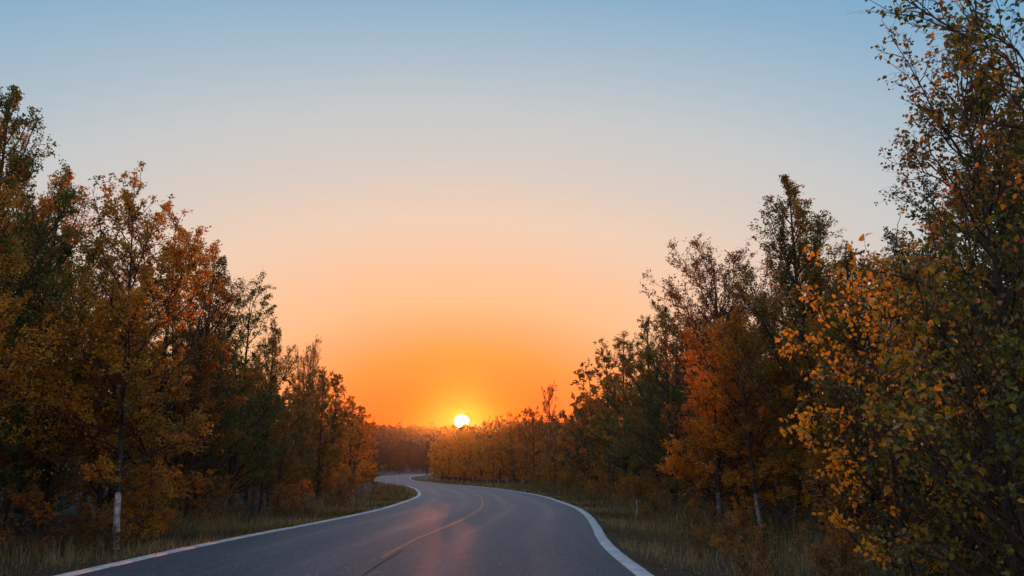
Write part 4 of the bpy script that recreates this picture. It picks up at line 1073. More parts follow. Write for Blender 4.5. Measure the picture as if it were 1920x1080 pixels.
    ('dense', 'brown', -39.85, 323.01, 8.41, 0.0, 1.32, 'V', 'hazy bushy brown tree in the valley beyond the far bend'),
    ('dense', 'purple', -55.9, 329.81, 7.46, 0.0, 1.04, 'V', 'hazy bushy purplish tree in the valley beyond the far bend'),
    ('dense', 'brown', -35.21, 321.22, 7.24, 0.0, 1.2, 'V', 'hazy bushy brown tree in the valley beyond the far bend'),
    ('dense', 'brown', -49.0, 280.39, 7.27, 0.0, 1.01, 'V', 'hazy bushy brown tree in the valley beyond the far bend'),
    ('dense', 'brown', -22.61, 203.69, 7.17, 0.0, 1.19, 'V', 'bushy brown tree beyond the left row beside the far bend'),
    ('tall', 'brown', -34.47, 328.04, 8.58, 0.0, 1.04, 'V', 'hazy upright brown tree in the valley beyond the far bend'),
    ('tall', 'brown', -33.59, 286.51, 7.55, 0.0, 1.17, 'V', 'hazy upright brown tree in the valley beyond the far bend'),
    ('dense', 'brown', -55.09, 298.73, 8.65, 0.0, 1.29, 'V', 'hazy bushy brown tree in the valley beyond the far bend'),
    ('dense', 'purple', -38.71, 292.36, 7.88, 0.0, 1.02, 'V', 'hazy bushy purplish tree in the valley beyond the far bend'),
    ('dense', 'purple', -52.98, 322.14, 7.88, 0.0, 1.32, 'V', 'hazy bushy purplish tree in the valley beyond the far bend'),
    ('dense', 'purple', -29.87, 270.58, 7.81, 0.0, 1.27, 'V', 'hazy bushy purplish tree in the valley beyond the far bend'),
    ('tall', 'brown', -57.06, 294.07, 6.84, 0.0, 1.17, 'V', 'hazy upright brown tree in the valley beyond the far bend'),
    ('tall', 'purple', -38.67, 232.64, 7.86, 0.0, 1.05, 'V', 'hazy upright purplish tree in the valley beyond the far bend'),
    ('tall', 'purple', -45.34, 293.88, 7.29, 0.0, 1.32, 'V', 'hazy upright purplish tree in the valley beyond the far bend'),
    ('tall', 'brown', -50.82, 310.72, 8.68, 0.0, 1.22, 'V', 'hazy upright brown tree in the valley beyond the far bend'),
    ('tall', 'purple', -53.68, 296.88, 6.97, 0.0, 1.34, 'V', 'hazy upright purplish tree in the valley beyond the far bend'),
    ('tall', 'purple', -45.35, 312.54, 8.49, 0.0, 1.28, 'V', 'hazy upright purplish tree in the valley beyond the far bend'),
    ('tall', 'brown', -24.41, 277.87, 6.81, 0.0, 1.19, 'V', 'hazy upright brown tree in the valley beyond the far bend'),
    ('tall', 'brown', -32.55, 259.58, 7.8, 0.0, 1.31, 'V', 'hazy upright brown tree in the valley beyond the far bend'),
    ('dense', 'brown', -42.88, 266.95, 8.4, 0.0, 1.26, 'V', 'hazy bushy brown tree in the valley beyond the far bend'),
    ('tall', 'purple', -38.03, 236.39, 8.97, 0.0, 1.15, 'V', 'hazy upright purplish tree in the valley beyond the far bend'),
    ('tall', 'brown', -44.56, 282.78, 8.68, 0.0, 1.26, 'V', 'hazy upright brown tree in the valley beyond the far bend'),
    ('tall', 'brown', -31.71, 321.51, 8.6, 0.0, 1.14, 'V', 'hazy upright brown tree in the valley beyond the far bend'),
    ('dense', 'brown', -34.15, 230.63, 8.49, 0.0, 1.26, 'V', 'hazy bushy brown tree in the valley beyond the far bend'),
    ('dense', 'brown', -29.81, 301.8, 7.61, 0.0, 1.14, 'V', 'hazy bushy brown tree in the valley beyond the far bend'),
    ('tall', 'brown', -28.09, 298.84, 6.98, 0.0, 1.14, 'V', 'hazy upright brown tree in the valley beyond the far bend'),
    ('dense', 'brown', -39.24, 276.0, 8.06, 0.0, 1.13, 'V', 'hazy bushy brown tree in the valley beyond the far bend'),
    ('dense', 'brown', -45.4, 280.54, 8.32, 0.0, 1.27, 'V', 'hazy bushy brown tree in the valley beyond the far bend'),
    ('tall', 'purple', -21.13, 270.26, 6.89, 0.0, 1.25, 'V', 'hazy upright purplish tree in the valley beyond the far bend'),
    ('dense', 'purple', -53.75, 314.19, 8.26, 0.0, 1.01, 'V', 'hazy bushy purplish tree in the valley beyond the far bend'),
    ('tall', 'purple', -24.72, 283.51, 7.46, 0.0, 1.21, 'V', 'hazy upright purplish tree in the valley beyond the far bend'),
    ('tall', 'brown', -41.63, 254.44, 7.84, 0.0, 1.35, 'V', 'hazy upright brown tree in the valley beyond the far bend'),
    ('tall', 'purple', -45.08, 295.97, 8.32, 0.0, 1.2, 'V', 'hazy upright purplish tree in the valley beyond the far bend'),
    ('tall', 'purple', -34.75, 290.98, 9.0, 0.0, 1.04, 'V', 'hazy upright purplish tree in the valley beyond the far bend'),
    ('tall', 'brown', -39.71, 246.47, 8.64, 0.0, 1.13, 'V', 'hazy upright brown tree in the valley beyond the far bend'),
    ('tall', 'purple', -37.79, 258.23, 8.41, 0.0, 1.23, 'V', 'hazy upright purplish tree in the valley beyond the far bend'),
    ('tall', 'purple', -27.37, 289.63, 7.34, 0.0, 1.03, 'V', 'hazy upright purplish tree in the valley beyond the far bend'),
    ('tall', 'brown', -38.28, 261.78, 8.01, 0.0, 1.33, 'V', 'hazy upright brown tree in the valley beyond the far bend'),
    ('tall', 'brown', -43.39, 223.39, 7.48, 0.0, 1.19, 'V', 'hazy upright brown tree in the valley beyond the far bend'),
    ('tall', 'purple', -52.15, 325.27, 8.83, 0.0, 1.18, 'V', 'hazy upright purplish tree in the valley beyond the far bend'),
    ('tall', 'purple', -35.68, 305.43, 7.99, 0.0, 1.35, 'V', 'hazy upright purplish tree in the valley beyond the far bend'),
    ('dense', 'brown', -29.22, 295.06, 8.93, 0.0, 1.18, 'V', 'hazy bushy brown tree in the valley beyond the far bend'),
    ('dense', 'purple', -49.02, 271.65, 7.22, 0.0, 1.04, 'V', 'hazy bushy purplish tree in the valley beyond the far bend'),
    ('tall', 'purple', -43.8, 255.2, 8.95, 0.0, 1.31, 'V', 'hazy upright purplish tree in the valley beyond the far bend'),
    ('tall', 'brown', -17.65, 264.16, 7.56, 0.0, 1.23, 'V', 'hazy upright brown tree in the valley beyond the far bend'),
    ('dense', 'purple', -32.57, 304.74, 8.55, 0.0, 1.29, 'V', 'hazy bushy purplish tree in the valley beyond the far bend'),
    ('dense', 'brown', -27.8, 267.18, 8.97, 0.0, 1.03, 'V', 'hazy bushy brown tree in the valley beyond the far bend'),
    ('tall', 'purple', -24.57, 264.93, 8.34, 0.0, 1.18, 'V', 'hazy upright purplish tree in the valley beyond the far bend'),
    ('tall', 'brown', -58.73, 310.28, 6.87, 0.0, 1.02, 'V', 'hazy upright brown tree in the valley beyond the far bend'),
    ('tall', 'brown', -34.71, 266.9, 7.65, 0.0, 1.05, 'V', 'hazy upright brown tree in the valley beyond the far bend'),
    ('tall', 'purple', -59.44, 314.05, 8.99, 0.0, 1.29, 'V', 'hazy upright purplish tree in the valley beyond the far bend'),
    ('dense', 'brown', -41.05, 268.82, 7.97, 0.0, 1.07, 'V', 'hazy bushy brown tree in the valley beyond the far bend'),
    ('dense', 'brown', -37.44, 290.31, 8.6, 0.0, 1.34, 'V', 'hazy bushy brown tree in the valley beyond the far bend'),
    ('dense', 'brown', -26.41, 287.96, 8.63, 0.0, 1.15, 'V', 'hazy bushy brown tree in the valley beyond the far bend'),
    ('tall', 'brown', -42.95, 260.16, 7.12, 0.0, 1.05, 'V', 'hazy upright brown tree in the valley beyond the far bend'),
    ('tall', 'brown', -38.75, 166.45, 7.77, 0.0, 1.34, 'V', 'upright brown tree beyond the left row beside the far bend'),
    ('dense', 'purple', -39.58, 157.83, 7.62, 0.0, 1.21, 'V', 'bushy purplish tree beyond the left row beside the far bend'),
    ('dense', 'purple', -29.61, 135.33, 8.99, 0.0, 1.02, 'V', 'bushy purplish tree beyond the left row beside the far bend'),
    ('tall', 'purple', -42.49, 188.35, 8.28, 0.0, 1.28, 'V', 'upright purplish tree beyond the left row beside the far bend'),
    ('dense', 'brown', -35.28, 164.58, 7.17, 0.0, 1.22, 'V', 'bushy brown tree beyond the left row beside the far bend'),
    ('tall', 'purple', -41.84, 203.58, 6.95, 0.0, 1.01, 'V', 'upright purplish tree beyond the left row beside the far bend'),
    ('dense', 'purple', -31.86, 136.07, 7.29, 0.0, 1.02, 'V', 'bushy purplish tree beyond the left row beside the far bend'),
    ('tall', 'brown', -41.25, 181.55, 7.92, 0.0, 1.03, 'V', 'upright brown tree beyond the left row beside the far bend'),
    ('tall', 'purple', -44.22, 184.69, 7.91, 0.0, 1.15, 'V', 'upright purplish tree beyond the left row beside the far bend'),
    ('tall', 'purple', -31.86, 122.51, 8.7, 0.0, 1.2, 'V', 'upright purplish tree beyond the left row beside the far bend'),
    ('tall', 'purple', -37.61, 183.28, 6.86, 0.0, 1.27, 'V', 'upright purplish tree beyond the left row beside the far bend'),
    ('dense', 'brown', -32.12, 142.54, 8.46, 0.0, 1.11, 'V', 'bushy brown tree beyond the left row beside the far bend'),
    ('dense', 'purple', -34.85, 131.13, 8.5, 0.0, 1.18, 'V', 'bushy purplish tree beyond the left row beside the far bend'),
    ('dense', 'brown', -34.8, 158.69, 7.25, 0.0, 1.2, 'V', 'bushy brown tree beyond the left row beside the far bend'),
    ('tall', 'purple', -39.98, 169.4, 6.85, 0.0, 1.32, 'V', 'upright purplish tree beyond the left row beside the far bend'),
    ('tall', 'brown', -29.77, 143.43, 7.04, 0.0, 1.03, 'V', 'upright brown tree beyond the left row beside the far bend'),
    ('tall', 'brown', -28.54, 118.4, 7.71, 0.0, 1.16, 'V', 'upright brown tree beyond the left row beside the far bend'),
    ('tall', 'purple', -39.69, 153.16, 8.22, 0.0, 1.26, 'V', 'upright purplish tree beyond the left row beside the far bend'),
    ('tall', 'purple', -34.37, 161.96, 8.62, 0.0, 1.28, 'V', 'upright purplish tree beyond the left row beside the far bend'),
    ('tall', 'brown', -32.16, 161.66, 7.9, 0.0, 1.08, 'V', 'upright brown tree beyond the left row beside the far bend'),
    ('dense', 'brown', -37.46, 168.17, 7.81, 0.0, 1.06, 'V', 'bushy brown tree beyond the left row beside the far bend'),
    ('tall', 'purple', -39.98, 174.22, 8.83, 0.0, 1.2, 'V', 'upright purplish tree beyond the left row beside the far bend'),
    ('dense', 'purple', -38.06, 190.91, 8.55, 0.0, 1.09, 'V', 'bushy purplish tree beyond the left row beside the far bend'),
    ('dense', 'purple', -36.19, 172.32, 6.9, 0.0, 1.13, 'V', 'bushy purplish tree beyond the left row beside the far bend'),
    ('tall', 'purple', -26.94, 119.56, 7.46, 0.0, 1.05, 'V', 'upright purplish tree beyond the left row beside the far bend'),
    ('dense', 'brown', -39.69, 159.79, 7.67, 0.0, 1.25, 'V', 'bushy brown tree beyond the left row beside the far bend'),
    ('tall', 'brown', -41.06, 161.53, 8.58, 0.0, 1.3, 'V', 'upright brown tree beyond the left row beside the far bend'),
    ('dense', 'brown', -43.46, 200.27, 7.12, 0.0, 1.09, 'V', 'bushy brown tree beyond the left row beside the far bend'),
    ('tall', 'brown', -33.86, 134.92, 7.25, 0.0, 1.07, 'V', 'upright brown tree beyond the left row beside the far bend'),
    ('tall', 'brown', -41.66, 200.11, 7.92, 0.0, 1.17, 'V', 'upright brown tree beyond the left row beside the far bend'),
    ('tall', 'purple', -33.32, 166.45, 7.27, 0.0, 1.24, 'V', 'upright purplish tree beyond the left row beside the far bend'),
    ('dense', 'brown', -26.71, 125.39, 7.43, 0.0, 1.19, 'V', 'bushy brown tree beyond the left row beside the far bend'),
    ('dense', 'purple', -32.91, 137.57, 7.9, 0.0, 1.34, 'V', 'bushy purplish tree beyond the left row beside the far bend'),
    ('dense', 'brown', -31.63, 118.73, 7.15, 0.0, 1.27, 'V', 'bushy brown tree beyond the left row beside the far bend'),
    ('tall', 'purple', -34.06, 160.34, 7.21, 0.0, 1.08, 'V', 'upright purplish tree beyond the left row beside the far bend'),
    ('dense', 'purple', -32.89, 158.82, 7.29, 0.0, 1.13, 'V', 'bushy purplish tree beyond the left row beside the far bend'),
    ('dense', 'purple', -31.13, 131.92, 8.91, 0.0, 1.32, 'V', 'bushy purplish tree beyond the left row beside the far bend'),
    ('tall', 'brown', -43.05, 179.22, 7.16, 0.0, 1.07, 'V', 'upright brown tree beyond the left row beside the far bend'),
    ('dense', 'brown', -25.17, 116.92, 7.73, 0.0, 1.29, 'V', 'bushy brown tree beyond the left row beside the far bend'),
    ('dense', 'brown', -34.16, 171.27, 7.62, 0.0, 1.06, 'V', 'bushy brown tree beyond the left row beside the far bend'),
    ('dense', 'purple', -31.92, 155.29, 7.75, 0.0, 1.05, 'V', 'bushy purplish tree beyond the left row beside the far bend'),
    ('dense', 'brown', -26.53, 132.88, 8.37, 0.0, 1.02, 'V', 'bushy brown tree beyond the left row beside the far bend'),
    ('tall', 'brown', -36.79, 169.73, 7.91, 0.0, 1.14, 'V', 'upright brown tree beyond the left row beside the far bend'),
]
SHRUBS = [
    ('amber', -7.04, 9.23, 0.94, 'L', 'low amber shrub behind the leftmost tall tree, left one of two'),
    ('rust', -7.05, 9.27, 1.32, 'L', 'low rust shrub behind the leftmost tall tree'),
    ('amber', -7.41, 10.0, 1.04, 'L', 'low amber shrub behind the leftmost tall tree, right one of two'),
    ('olive', -8.31, 10.75, 1.07, 'L', 'low olive shrub at the foot of the leftmost tall tree'),
    ('amber', -8.95, 11.14, 1.26, 'L', 'low amber shrub at the foot of the leftmost tall tree'),
    ('rust', -8.11, 13.26, 1.04, 'L', 'low rust shrub behind the amber tree beside the leftmost one'),
    ('brown', -7.15, 13.54, 0.7, 'L', 'low brown shrub at the foot of the white trunked amber tree'),
    ('amber', -7.18, 14.95, 1.16, 'L', 'low amber shrub at the foot of the deep orange left tree, leftmost of three'),
    ('amber', -7.18, 15.18, 1.34, 'L', 'low amber shrub at the foot of the deep orange left tree, middle of three'),
    ('rust', -8.99, 16.12, 0.66, 'L', 'low rust shrub behind the white trunked amber tree'),
    ('amber', -7.92, 17.1, 1.04, 'L', 'low amber shrub at the foot of the deep orange left tree, rightmost of three'),
    ('rust', -7.62, 19.12, 1.15, 'L', 'low rust shrub at the foot of the slender olive left tree'),
    ('brown', -8.6, 19.95, 0.68, 'L', 'low brown shrub at the foot of the slender olive left tree'),
    ('brown', -7.94, 21.16, 1.07, 'L', 'low brown shrub at the foot of the dark green bushy left tree'),
    ('brown', -7.19, 23.96, 0.84, 'L', 'low brown shrub behind the small olive left tree'),
    ('brown', -6.87, 25.14, 0.94, 'L', 'low brown shrub behind the thin see through tree'),
    ('olive', -6.17, 27.45, 1.17, 'L', 'low olive shrub behind the low amber left tree'),
    ('brown', -8.25, 27.9, 1.22, 'L', 'low brown shrub at the foot of the small olive left tree'),
    ('olive', -7.94, 29.12, 0.67, 'L', 'low olive shrub behind the thin see through tree, right one of two'),
    ('olive', -7.03, 31.07, 0.76, 'L', 'low olive shrub behind the reddish pointed left tree'),
    ('rust', -7.81, 32.86, 1.06, 'L', 'low rust shrub behind the reddish pointed left tree'),
    ('brown', -7.6, 34.95, 1.14, 'L', 'low brown shrub behind the low amber left tree'),
    ('rust', -6.63, 38.26, 0.71, 'L', 'low rust shrub behind the low amber left tree'),
    ('brown', -8.33, 38.71, 1.08, 'L', 'low brown shrub at the foot of the low amber left tree'),
    ('amber', -12.06, 10.78, 2.07, 'L', 'tall amber shrub behind the leftmost tall tree, right one of two'),
    ('brown', -13.8, 11.73, 1.2, 'L', 'low brown shrub behind the leftmost tall tree, left one of two'),
    ('amber', -10.39, 12.22, 1.98, 'L', 'tall amber shrub at the foot of the leftmost tall tree'),
    ('brown', -11.74, 13.75, 1.2, 'L', 'low brown shrub behind the leftmost tall tree, right one of two'),
    ('rust', -12.37, 13.73, 1.54, 'L', 'tall rust shrub behind the leftmost tall tree, third of five from left'),
    ('olive', -11.81, 16.2, 2.14, 'L', 'tall olive shrub behind the leftmost tall tree'),
    ('olive', -13.68, 17.38, 1.23, 'L', 'low olive shrub behind the leftmost tall tree'),
    ('olive', -12.31, 19.27, 1.94, 'L', 'tall olive shrub behind the amber tree beside the leftmost one'),
    ('brown', -12.96, 20.39, 1.44, 'L', 'tall brown shrub behind the amber tree beside the leftmost one'),
    ('rust', -13.52, 22.73, 2.23, 'L', 'tall rust shrub behind the amber tree beside the leftmost one, rightmost of three'),
    ('olive', -12.28, 23.38, 1.21, 'L', 'low olive shrub behind the white trunked amber tree'),
    ('olive', -13.2, 25.67, 1.5, 'L', 'tall olive shrub behind the white trunked amber tree, right one of two'),
    ('amber', -9.78, 27.63, 1.34, 'L', 'low amber shrub behind the dark green bushy left tree'),
    ('rust', -12.01, 29.15, 2.09, 'L', 'tall rust shrub behind the slender olive left tree'),
    ('olive', -9.96, 33.42, 1.25, 'L', 'low olive shrub behind the thin see through tree, left one of two'),
    ('rust', -13.52, 33.71, 1.21, 'L', 'low rust shrub behind the slender olive left tree'),
    ('amber', -11.34, 36.88, 1.26, 'L', 'low amber shrub behind the small olive left tree'),
    ('brown', -13.65, 38.68, 2.02, 'L', 'tall brown shrub behind the dark green bushy left tree, right one of two'),
    ('olive', -10.55, 41.74, 2.04, 'L', 'tall olive shrub behind the rounded olive left tree, right one of two'),
    ('rust', -14.32, 44.73, 2.14, 'L', 'tall rust shrub behind the small olive left tree, right one of two'),
    ('rust', -10.11, 46.67, 1.2, 'L', 'low rust shrub behind the brown pointed left tree, right one of two'),
    ('rust', -14.48, 50.94, 1.67, 'L', 'tall rust shrub behind the thin see through tree, left one of two'),
    ('amber', -14.49, 54.29, 1.11, 'L', 'low amber shrub behind the thin see through tree'),
    ('olive', -15.51, 55.4, 1.66, 'L', 'tall olive shrub behind the thin see through tree, rightmost of three'),
    ('amber', -14.01, 58.35, 1.62, 'L', 'tall amber shrub behind the reddish pointed left tree'),
    ('rust', -14.29, 64.96, 1.32, 'L', 'low rust shrub behind the brown pointed left tree, left one of two'),
    ('brown', -15.38, 73.05, 1.97, 'L', 'tall brown shrub at the foot of the last left tree'),
    ('olive', -17.37, 76.57, 2.16, 'L', 'tall olive shrub behind the brown pointed left tree'),
    ('rust', 5.56, 7.61, 1.26, 'R', 'low rust shrub at the foot of the bronze leaved tree'),
    ('brown', 5.5, 8.88, 2.19, 'R', 'tall brown shrub at the foot of the low bronze corner tree'),
    ('olive', 5.65, 9.4, 1.26, 'R', 'low olive shrub behind the low bronze corner tree'),
    ('brown', 6.09, 10.63, 1.53, 'R', 'tall brown shrub behind the low golden leaved tree'),
    ('amber', 6.85, 11.26, 1.64, 'R', 'tall amber shrub behind the low bronze corner tree, left one of two'),
    ('brown', 4.89, 11.42, 1.32, 'R', 'low brown shrub at the foot of the shaded amber right tree'),
    ('amber', 6.51, 13.35, 2.09, 'R', 'tall amber shrub at the foot of the loose olive right tree'),
    ('olive', 6.17, 14.02, 1.43, 'R', 'tall olive shrub at the foot of the shaded amber right tree'),
    ('rust', 7.22, 16.83, 1.9, 'R', 'tall rust shrub behind the shaded amber right tree'),
    ('olive', 7.0, 17.34, 2.27, 'R', 'tall olive shrub behind the feathery tall olive tree, right one of two'),
    ('olive', 7.46, 19.2, 1.74, 'R', 'tall olive shrub behind the feathery tall olive tree, left one of two'),
    ('rust', 5.87, 21.1, 2.2, 'R', 'tall rust shrub at the foot of the purplish fine twigged tree'),
    ('olive', 5.66, 22.0, 1.5, 'R', 'tall olive shrub behind the straight orange tree'),
    ('amber', 7.6, 23.86, 1.28, 'R', 'low amber shrub behind the leaning orange tree'),
    ('rust', 7.54, 26.7, 1.57, 'R', 'tall rust shrub behind the purplish fine twigged tree'),
    ('olive', 6.69, 29.07, 1.5, 'R', 'tall olive shrub behind the full dark green tree, left one of two'),
    ('rust', 7.09, 30.48, 1.95, 'R', 'tall rust shrub behind the full dark green tree, middle of three'),
    ('amber', 6.78, 33.75, 2.26, 'R', 'tall amber shrub behind the olive pointed right tree, right one of two'),
    ('amber', 7.67, 35.16, 1.88, 'R', 'tall amber shrub behind the full dark green tree, left one of two'),
    ('rust', 7.36, 36.43, 1.33, 'R', 'low rust shrub behind the full dark green tree'),
    ('rust', 7.64, 39.71, 1.36, 'R', 'low rust shrub behind the olive pointed right tree'),
    ('amber', 5.51, 42.96, 1.97, 'R', 'tall amber shrub at the foot of the brown tree beyond the green rounded one'),
    ('amber', 6.82, 44.86, 1.14, 'R', 'low amber shrub behind the green rounded right tree, left one of two'),
    ('brown', 5.25, 47.0, 1.86, 'R', 'tall brown shrub at the foot of the wide brown right tree'),
    ('olive', 6.47, 48.85, 1.17, 'R', 'low olive shrub behind the brown tree beyond the green rounded one'),
    ('brown', 6.34, 51.3, 1.29, 'R', 'low brown shrub behind the brown tree beyond the green rounded one'),
    ('rust', 4.72, 56.27, 2.15, 'R', 'tall rust shrub at the foot of the low olive right tree'),
    ('olive', 5.95, 56.28, 2.16, 'R', 'tall olive shrub behind the wide brown right tree'),
    ('amber', 4.17, 61.53, 1.93, 'R', 'tall amber shrub behind the slim lone tree, rightmost of four'),
    ('brown', 4.29, 63.42, 1.67, 'R', 'tall brown shrub behind the slim lone tree'),
    ('olive', 3.97, 66.57, 1.15, 'R', 'low olive shrub at the foot of the slim lone tree'),
    ('amber', 3.55, 70.68, 1.55, 'R', 'tall amber shrub behind the slim lone tree, second of four from left'),
    ('amber', 2.13, 71.01, 1.46, 'R', 'tall amber shrub at the foot of the rust tree by the lone one'),
    ('olive', 2.49, 76.2, 1.24, 'R', 'low olive shrub behind the rust tree by the lone one'),
    ('rust', 10.45, 7.29, 1.68, 'R', 'tall rust shrub behind the nearest big leaved tree, rightmost of five'),
    ('rust', 7.27, 7.97, 2.17, 'R', 'tall rust shrub behind the nearest big leaved tree, leftmost of five'),
    ('amber', 8.36, 7.95, 1.74, 'R', 'tall amber shrub behind the nearest big leaved tree, leftmost of three'),
    ('rust', 7.7, 9.55, 2.26, 'R', 'tall rust shrub behind the bronze leaved tree'),
    ('rust', 9.68, 10.61, 1.2, 'R', 'low rust shrub behind the nearest big leaved tree'),
    ('rust', 7.55, 11.3, 2.27, 'R', 'tall rust shrub behind the low greenish corner tree, left one of two'),
    ('olive', 7.46, 13.16, 2.24, 'R', 'tall olive shrub behind the low golden leaved tree, right one of two'),
    ('amber', 9.5, 14.76, 2.05, 'R', 'tall amber shrub behind the low bronze corner tree, right one of two'),
    ('rust', 7.55, 14.7, 1.11, 'R', 'low rust shrub behind the low golden leaved tree'),
    ('olive', 10.17, 16.64, 1.52, 'R', 'tall olive shrub behind the low bronze corner tree'),
    ('olive', 10.56, 19.28, 1.8, 'R', 'tall olive shrub behind the low golden leaved tree, left one of two'),
    ('brown', 7.73, 20.72, 2.19, 'R', 'tall brown shrub behind the feathery tall olive tree'),
    ('brown', 7.82, 22.22, 1.72, 'R', 'tall brown shrub behind the leaning orange tree'),
    ('olive', 11.86, 23.16, 1.11, 'R', 'low olive shrub behind the low golden leaved tree, left one of two'),
    ('olive', 11.74, 25.28, 1.63, 'R', 'tall olive shrub behind the loose olive right tree'),
    ('brown', 11.32, 27.82, 1.31, 'R', 'low brown shrub behind the feathery tall olive tree'),
    ('brown', 9.22, 31.24, 1.92, 'R', 'tall brown shrub behind the purplish fine twigged tree, right one of two'),
    ('rust', 8.63, 33.53, 1.22, 'R', 'low rust shrub behind the straight orange tree'),
    ('olive', 10.32, 34.13, 1.25, 'R', 'low olive shrub behind the purplish fine twigged tree'),
    ('amber', 8.17, 36.71, 1.56, 'R', 'tall amber shrub behind the full dark green tree, right one of two'),
    ('amber', 10.41, 38.11, 1.77, 'R', 'tall amber shrub behind the straight orange tree, right one of two'),
    ('olive', 8.03, 40.41, 1.66, 'R', 'tall olive shrub behind the olive pointed right tree, middle of three'),
    ('amber', 8.3, 43.07, 1.46, 'R', 'tall amber shrub behind the olive pointed right tree, left one of two'),
    ('olive', 9.35, 46.56, 1.69, 'R', 'tall olive shrub behind the olive pointed right tree, rightmost of three'),
    ('olive', 9.1, 49.51, 2.27, 'R', 'tall olive shrub behind the olive pointed right tree, leftmost of three'),
    ('rust', 6.95, 52.61, 1.44, 'R', 'tall rust shrub behind the brown tree beyond the green rounded one, right one of two'),
    ('brown', 8.18, 54.25, 1.67, 'R', 'tall brown shrub behind the green rounded right tree, left one of two'),
    ('brown', 10.2, 58.13, 1.32, 'R', 'low brown shrub behind the olive pointed right tree, second of four from left'),
    ('brown', 9.73, 61.28, 1.81, 'R', 'tall brown shrub behind the green rounded right tree, right one of two'),
    ('brown', 5.91, 62.89, 1.8, 'R', 'tall brown shrub behind the low olive right tree, right one of two'),
    ('olive', 6.3, 66.22, 1.28, 'R', 'low olive shrub behind the low olive right tree, right one of two'),
    ('olive', 5.52, 67.76, 1.55, 'R', 'tall olive shrub behind the low olive right tree'),
    ('olive', 5.72, 70.91, 1.27, 'R', 'low olive shrub behind the low olive right tree, left one of two'),
    ('amber', 3.34, 76.07, 1.66, 'R', 'tall amber shrub behind the slim lone tree, leftmost of four'),
    ('amber', 13.55, 8.66, 2.78, 'R', 'tall amber shrub behind the nearest big leaved tree, rightmost of three'),
    ('amber', 12.89, 9.27, 1.91, 'R', 'tall amber shrub behind the nearest big leaved tree, middle of three'),
    ('olive', 10.86, 10.91, 1.74, 'R', 'tall olive shrub behind the nearest big leaved tree, left one of two'),
    ('rust', 14.63, 11.92, 2.2, 'R', 'tall rust shrub behind the nearest big leaved tree, fourth of five from left'),
    ('olive', 13.83, 12.78, 1.44, 'R', 'tall olive shrub behind the nearest big leaved tree, right one of two'),
    ('rust', 13.93, 13.87, 2.41, 'R', 'tall rust shrub behind the nearest big leaved tree, second of five from left'),
    ('rust', 17.0, 16.38, 1.71, 'R', 'tall rust shrub behind the nearest big leaved tree, third of five from left'),
    ('amber', 10.99, 16.68, 2.59, 'R', 'tall amber shrub behind the low greenish corner tree'),
    ('amber', 10.38, 19.32, 2.1, 'R', 'tall amber shrub behind the low golden leaved tree, right one of two'),
    ('amber', 16.65, 21.62, 2.13, 'R', 'tall amber shrub behind the bronze leaved tree'),
    ('rust', 11.52, 22.81, 2.44, 'R', 'tall rust shrub behind the low golden leaved tree, right one of two'),
    ('rust', 17.38, 25.94, 2.79, 'R', 'tall rust shrub behind the low greenish corner tree, right one of two'),
    ('rust', 14.43, 28.8, 2.54, 'R', 'tall rust shrub behind the low golden leaved tree, left one of two'),
    ('amber', 15.75, 30.62, 2.14, 'R', 'tall amber shrub behind the low golden leaved tree, left one of two'),
    ('olive', 16.96, 32.69, 1.38, 'R', 'low olive shrub behind the low golden leaved tree, right one of two'),
    ('brown', 14.63, 34.58, 1.53, 'R', 'tall brown shrub behind the shaded amber right tree'),
    ('amber', 13.93, 37.66, 2.63, 'R', 'tall amber shrub behind the feathery tall olive tree'),
    ('olive', 17.3, 39.82, 2.65, 'R', 'tall olive shrub behind the shaded amber right tree'),
    ('olive', 14.67, 44.31, 2.19, 'R', 'tall olive shrub behind the leaning orange tree'),
    ('rust', 11.66, 47.64, 1.86, 'R', 'tall rust shrub behind the full dark green tree, rightmost of three'),
    ('brown', 13.94, 50.64, 1.58, 'R', 'tall brown shrub behind the purplish fine twigged tree, left one of two'),
    ('olive', 12.66, 53.81, 2.58, 'R', 'tall olive shrub behind the full dark green tree, right one of two'),
    ('brown', 13.26, 56.13, 1.48, 'R', 'tall brown shrub behind the full dark green tree'),
    ('amber', 14.98, 58.16, 2.56, 'R', 'tall amber shrub behind the straight orange tree, left one of two'),
    ('amber', 9.59, 62.12, 2.48, 'R', 'tall amber shrub behind the green rounded right tree'),
    ('rust', 13.56, 65.81, 2.79, 'R', 'tall rust shrub behind the full dark green tree, leftmost of three'),
    ('rust', 9.03, 68.93, 2.68, 'R', 'tall rust shrub behind the brown tree beyond the green rounded one, left one of two'),
    ('amber', 9.82, 72.11, 1.79, 'R', 'tall amber shrub behind the brown tree beyond the green rounded one'),
    ('amber', 7.79, 75.25, 2.1, 'R', 'tall amber shrub behind the wide brown right tree, left one of two'),
    ('brown', 7.04, 78.29, 2.12, 'R', 'tall brown shrub behind the low olive right tree, left one of two'),
    ('amber', 9.14, 83.57, 2.1, 'R', 'tall amber shrub behind the wide brown right tree, right one of two'),
    ('olive', 10.51, 86.8, 2.37, 'R', 'tall olive shrub behind the brown tree beyond the green rounded one'),
    ('amber', 4.8, 92.33, 1.66, 'R', 'tall amber shrub behind the slim lone tree, third of four from left'),
    ('brown', 2.76, 94.08, 2.03, 'R', 'tall brown shrub behind the rust tree by the lone one'),
    ('brown', -18.89, 12.42, 1.52, 'L', 'tall brown shrub behind the leftmost tall tree, leftmost of five'),
    ('brown', -16.82, 11.87, 2.02, 'L', 'tall brown shrub behind the leftmost tall tree, second of five from left'),
    ('rust', -20.47, 13.13, 2.33, 'L', 'tall rust shrub behind the leftmost tall tree, leftmost of five'),
    ('amber', -19.66, 14.82, 1.44, 'L', 'tall amber shrub behind the leftmost tall tree, left one of two'),
